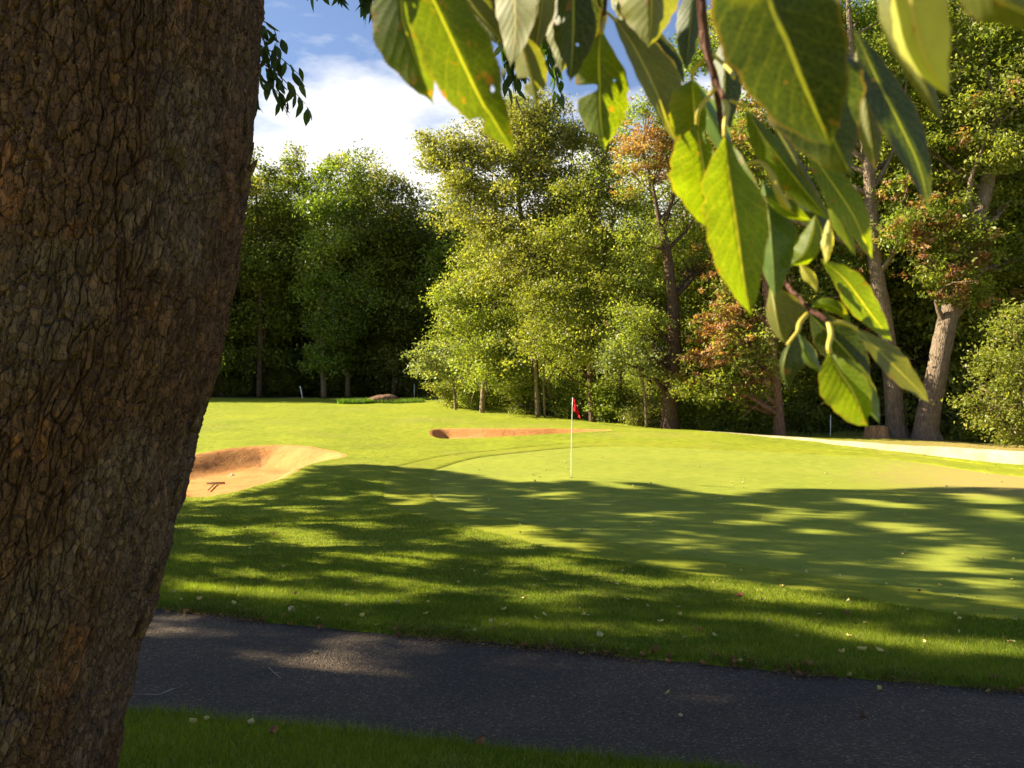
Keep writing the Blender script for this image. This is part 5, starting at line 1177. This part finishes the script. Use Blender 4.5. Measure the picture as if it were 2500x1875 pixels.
def big_leaf(mid, wl, wr, d0, d1, m, far=(1, 1), W=None, bites=(), label=None, curl=.12, pw=.85):
    """mid: photo pixels (2500 wide) of the midrib base->tip; wl, wr apparent half widths; d0,d1 distance"""
    nt2, nv2 = 140, 7
    M2 = catmull(np.array(mid, float), 300); cl = np.concatenate([[0], np.cumsum(np.linalg.norm(np.diff(M2, axis=0), axis=1))])
    M2 = np.stack([np.interp(np.linspace(0, cl[-1], nt2), cl, M2[:, q_]) for q_ in (0, 1)], 1); tt = np.linspace(0, 1, nt2)
    dd = d0 + (d1 - d0) * tt + curl * .12 * (tt - .5) ** 2 * abs(1)
    MP = np.array([spx(x, y, q) for (x, y), q in zip(M2, dd)])
    Tg = np.gradient(MP, axis=0); Tg /= np.linalg.norm(Tg, axis=1)[:, None]
    Vw = MP - CAM; Vw /= np.linalg.norm(Vw, axis=1)[:, None]
    Lr = np.cross(Tg, Vw); Lr /= np.linalg.norm(Lr, axis=1)[:, None]
    Vp = np.cross(Lr, Tg)                                       # away from the camera, square to the rib
    if np.dot(Vp[0], Vw[0]) < 0: Vp = -Vp
    px2m = .5 * (d0 + d1) / F * KS
    W = W or max(wl, wr) * 1.04
    prof = np.sin(np.pi * np.clip(tt, 0, 1) ** .92) ** 1.02; prof = np.clip(prof, 0, None); prof *= 1 - smooth(.90, 1.0, tt) * .97; prof[0] = .03
    rows = []; UV = []
    for sgn, w, fr_ in ((-1, wl, far[0]), (1, wr, far[1])):
        ca = min(1, w / W); sa = math.sqrt(1 - ca * ca) * fr_
        col_ = []
        pr2 = prof.copy() * (1 + .035 * (1 - np.mod(tt * 36 + w * .1, 1)) * (prof > .1) + .05 * np.sin(tt * 13 + w) + .03 * np.sin(tt * 41 + w * 2) + .05 * (fbm(tt * 9 + w, tt * 0 + w, 3, 7) - .45))
        for (tb, side, wid, dep) in bites:
            if side == sgn: pr2 *= 1 - dep * np.exp(-((tt - tb) / wid) ** 4)
        for q in range(nv2):
            v = q / (nv2 - 1)
            lat = W * px2m * pr2 * v
            wave = .035 * W * px2m * np.sin(tt * 21 + sgn) * v ** 2
            col_.append(MP + Lr * (sgn * lat * ca)[:, None] + Vp * (lat * sa * (1.0 if sa else 1) + (lat * v * .25 if fr_ > 0 else -lat * v * .25) * .5 + wave)[:, None])
        rows.append(col_)
    cols = rows[0][::-1] + rows[1][1:]
    vv = np.concatenate([np.linspace(0, .5, nv2), np.linspace(.5, 1, nv2)[1:]])
    V = np.stack(cols, 1); U = np.stack(np.broadcast_arrays(tt[:, None], vv[None]), -1)
    nb = V.shape[1]
    o = mesh_np("leaf", V.reshape(-1, 3) - tw, gridF(nt2, nb), ML[m], HB, uv=U.reshape(-1, 2), smooth_sh=True)
    if label: o["label"] = label
    return o
LV = [
 ([(1290, -600), (1400, -320), (1500, -70)], 135, 135, .30, .31, 'd', (1, 1), 140, [], None),  # unseen leaf added above the frame to shade the largest leaf
 ([(1180, -90), (1190, 0), (1202, 60), (1216, 115)], 40, 40, .49, .49, 'd', (1, 1), 44, [], None),
 ([(1300, -90), (1290, 20), (1285, 100), (1290, 165)], 45, 45, .48, .48, 'm', (1, 1), 48, [], None),
 ([(1362, -60), (1370, 40), (1375, 120), (1370, 185)], 40, 40, .495, .495, 'o', (1, 1), 44, [], None),
 ([(1440, -90), (1440, 0), (1435, 80), (1428, 140)], 50, 45, .49, .49, 'd', (1, 1), 52, [], None),
 ([(1520, -100), (1530, -20), (1540, 40), (1535, 90)], 42, 42, .49, .49, 'o', (1, 1), 46, [], None),
 ([(1085, -120), (1118, -40), (1145, 20), (1152, 66)], 42, 40, .48, .48, 'm', (1, 1), 44, [], None),
 ([(995, -150), (1040, -40), (1080, 46), (1167, 231), (1200, 285), (1265, 388)], 84, 84, .36, .38, 'm', (-1, -.3), 104, [(.79, -1, .03, .55), (.92, -1, .03, .3)], "large green leaf with holes against the white cloud"),
 ([(965, -150), (978, -20), (985, 50), (1005, 110), (1035, 200), (1062, 262)], 84, 60, .395, .41, 'm', (1, 1), 90, [(.93, -1, .03, .3)], None),
 ([(1110, -60), (1150, 5), (1200, 70), (1240, 120)], 9, 42, .46, .47, 'o', (1, 1), 45, [], None),
 ([(1250, -140), (1256, 0), (1257, 90), (1245, 170)], 48, 52, .44, .45, 'o', (1, -1), 60, [], None),
 ([(1335, -120), (1325, 0), (1313, 90), (1303, 145)], 55, 28, .455, .46, 'o', (1, 1), 60, [], None),
 ([(1345, -60), (1342, 0), (1352, 60)], 18, 24, .47, .47, 'g', (1, 1), None, [], "small bright lime leaf between two dull hanging ones"),
 ([(1262, 70), (1282, 130), (1300, 200), (1314, 268)], 34, 44, .45, .46, 'o', (1, 1), 50, [(.62, -1, .05, .8), (.86, -1, .04, .5)], "ragged bitten leaf at the bottom left of the cluster"),
 ([(1405, -130), (1400, -10), (1399, 90), (1392, 208)], 52, 66, .43, .44, 'd', (1, 1), 70, [(.85, -1, .05, .3)], None),
 ([(1468, 66), (1462, 130), (1463, 200), (1466, 290), (1478, 375)], 62, 76, .46, .46, 'g', (.3, 1), 84, [(.47, -1, .05, .93), (.86, -1, .05, .55), (.93, 1, .03, .4)], "notched leaf, bright right half and deeply bitten left half"),
 ([(1600, -150), (1592, -20), (1590, 60), (1582, 122)], 88, 66, .40, .41, 'o', (1, 1), 95, [], None),
 ([(1496, 40), (1545, 110), (1600, 220), (1630, 300), (1660, 362)], 26, 66, .47, .47, 'o', (-1, 1), 70, [], "long olive leaf with a pale folded left margin"),
 ([(1520, 20), (1580, 90), (1640, 150), (1675, 210)], 28, 30, .50, .50, 'd', (1, 1), 44, [], None),
 ([(1700, -60), (1690, 20), (1682, 100), (1675, 175)], 36, 30, .52, .52, 'd', (1, 1), 40, [], None),
 ([(1775, 60), (1772, 150), (1770, 240), (1775, 335)], 36, 40, .53, .53, 'd', (1, 1), 46, [], None),
 ([(1689, 195), (1695, 255), (1700, 320), (1708, 385)], 64, 26, .455, .455, 'g', (-1, -.3), 78, [], None),
 ([(1701, 305), (1712, 370), (1722, 440), (1722, 560)], 84, 34, .435, .435, 'g', (-1, -.3), 100, [], "rounded bright green leaf left of the long central one"),
 ([(1692, 190), (1725, 260), (1760, 330), (1800, 420)], 30, 26, .49, .50, 's', (1, 1), 50, [], None),
 ([(1770, 333), (1777, 400), (1785, 460), (1800, 560), (1816, 680), (1834, 780)], 76, 73, .42, .41, 'g', (-1, -.3), 98, [(.36, -1, .02, .08)], "long central leaf with a bright left half and dark right half"),
 ([(1845, -190), (1880, 0), (1925, 110), (1962, 205), (2035, 372)], 140, 140, .285, .30, 'd', (-1, -.3), 175, [], "very large shaded green leaf nearest the camera"),
 ([(1930, 20), (1970, 140), (2017, 300), (2085, 440)], 125, 112, .325, .335, 'd', (1, 1), 128, [(.9, 1, .05, .4)], None),
 ([(1900, -90), (1950, 10), (2020, 90), (2095, 180)], 30, 34, .33, .33, 's', (1, 1), 60, [], "blurred grey-green leaf crossing the top"),
 ([(2085, 70), (2140, 190), (2200, 310), (2245, 410), (2270, 520)], 42, 46, .38, .385, 'd', (-1, 1), 62, [], None),
 ([(2090, 120), (2110, 230), (2125, 330), (2140, 425)], 36, 34, .40, .40, 'o', (1, 1), 42, [], None),
 ([(2195, -160), (2225, 20), (2262, 150), (2325, 245)], 52, 82, .27, .275, 'y', (1, 1), 86, [], "pale yellow leaf with a rusty rim near the top right"),
 ([(2140, -120), (2190, 60), (2250, 190), (2302, 310)], 36, 34, .31, .31, 'o', (1, 1), 50, [], None),
 ([(2290, -170), (2400, -30), (2500, 30), (2640, 90)], 60, 90, .20, .20, 'o', (1, 1), 110, [], "blurred olive leaf in the top right corner"),
 ([(1817, 256), (1860, 330), (1910, 395), (1965, 465), (2032, 548)], 44, 30, .43, .43, 'g', (1, 1), 54, [], None),
 ([(1850, 280), (1900, 320), (1960, 420), (2030, 540)], 8, 9, .425, .425, 'o', (1, 1), 22, [], None),
 ([(1965, 355), (2020, 430), (2080, 520), (2112, 590), (2133, 640)], 34, 38, .44, .44, 'g', (-1, 1), 46, [], "long bright green leaf slanting down over the upright trunk"),
 ([(2015, 470), (2045, 530), (2070, 580), (2090, 628)], 20, 18, .46, .46, 'g', (1, 1), 26, [], None),
 ([(1862, 440), (1875, 520), (1885, 620), (1893, 735)], 36, 60, .46, .46, 's', (1, 1), 62, [], None),
 ([(1862, 478), (1900, 500), (1945, 525), (1985, 540)], 18, 26, .445, .445, 'g', (1, 1), 30, [], None),
 ([(1905, 400), (1960, 470), (2000, 540), (2025, 600)], 46, 30, .48, .48, 'd', (1, 1), 55, [], None),
 ([(1990, 525), (1985, 570), (1965, 620), (1928, 650)], 36, 30, .45, .45, 'g', (1, 1), 44, [], "crumpled lime leaf lit through in the middle of the branch"),
 ([(2024, 530), (2026, 580), (2022, 620), (2014, 648)], 20, 9, .43, .43, 'y', (1, 1), 24, [], None),
 ([(1950, 640), (1972, 670), (1988, 692), (1996, 716)], 16, 14, .47, .47, 'y', (1, 1), 22, [], None),
 ([(2005, 632), (2065, 685), (2125, 765), (2182, 838)], 34, 36, .47, .47, 'g', (-1, 1), 44, [], "long leaf with a dark lower and green upper half crossing the upright trunk"),
 ([(1880, 690), (1892, 760), (1905, 815), (1922, 845)], 24, 74, .475, .475, 'o', (1, 1), 78, [], None),
 ([(1980, 750), (2010, 742), (2045, 755), (2080, 792)], 14, 18, .47, .47, 'g', (1, 1), 24, [], None),
 ([(1947, 808), (1918, 862), (1912, 910), (1928, 958)], 8, 52, .45, .45, 'd', (1, 1), 54, [], "small dark leaf hanging at the lower left"),
 ([(1948, 812), (1965, 850), (1985, 885), (2012, 915)], 20, 20, .455, .455, 's', (1, 1), 28, [], None),
 ([(1975, 765), (2030, 820), (2085, 880), (2128, 940)], 50, 52, .48, .48, 'd', (1, 1), 60, [], None),
 ([(2026, 862), (2048, 905), (2082, 955), (2120, 1045)], 68, 40, .44, .435, 'g', (-1, -.3), 84, [(.9, 1, .05, .5)], "lowest leaf, lime green with a yellow ragged tip"),
 ([(2030, 865), (2075, 905), (2115, 965), (2150, 1040)], 26, 30, .45, .45, 's', (1, 1), 40, [], None),
 ([(2090, 802), (2150, 860), (2205, 915), (2245, 955), (2272, 988)], 26, 34, .45, .45, 'o', (-1, 1), 42, [], "yellow-olive leaf over the foot of the leaning trunk"),
]
for k in range(22):                                            # unseen leaves added above the picture to shade the ones below
    x = rng.uniform(300, 1900); y = rng.uniform(-1000, -230); q = rng.uniform(.34, .58); an = rng.normal(0, .35); L_ = rng.uniform(300, 430) * .42 / q
    dx_, dy_ = math.sin(an) * L_, math.cos(an) * L_ * (.55 if y > -480 else 1)
    if y + dy_ > -60: continue
    LV.append(([(x, y), (x + dx_ * .5 + 12, y + dy_ * .5), (x + dx_, y + dy_)], L_ * .2, L_ * .2, q, q, 'd', (1, 1), L_ * .22, [], None))
for a in LV: big_leaf(a[0], a[1] * .97, a[2] * .97, a[3], a[4], a[5], a[6], a[7], a[8], a[9])
print("done", NQ, time.time() - T0)
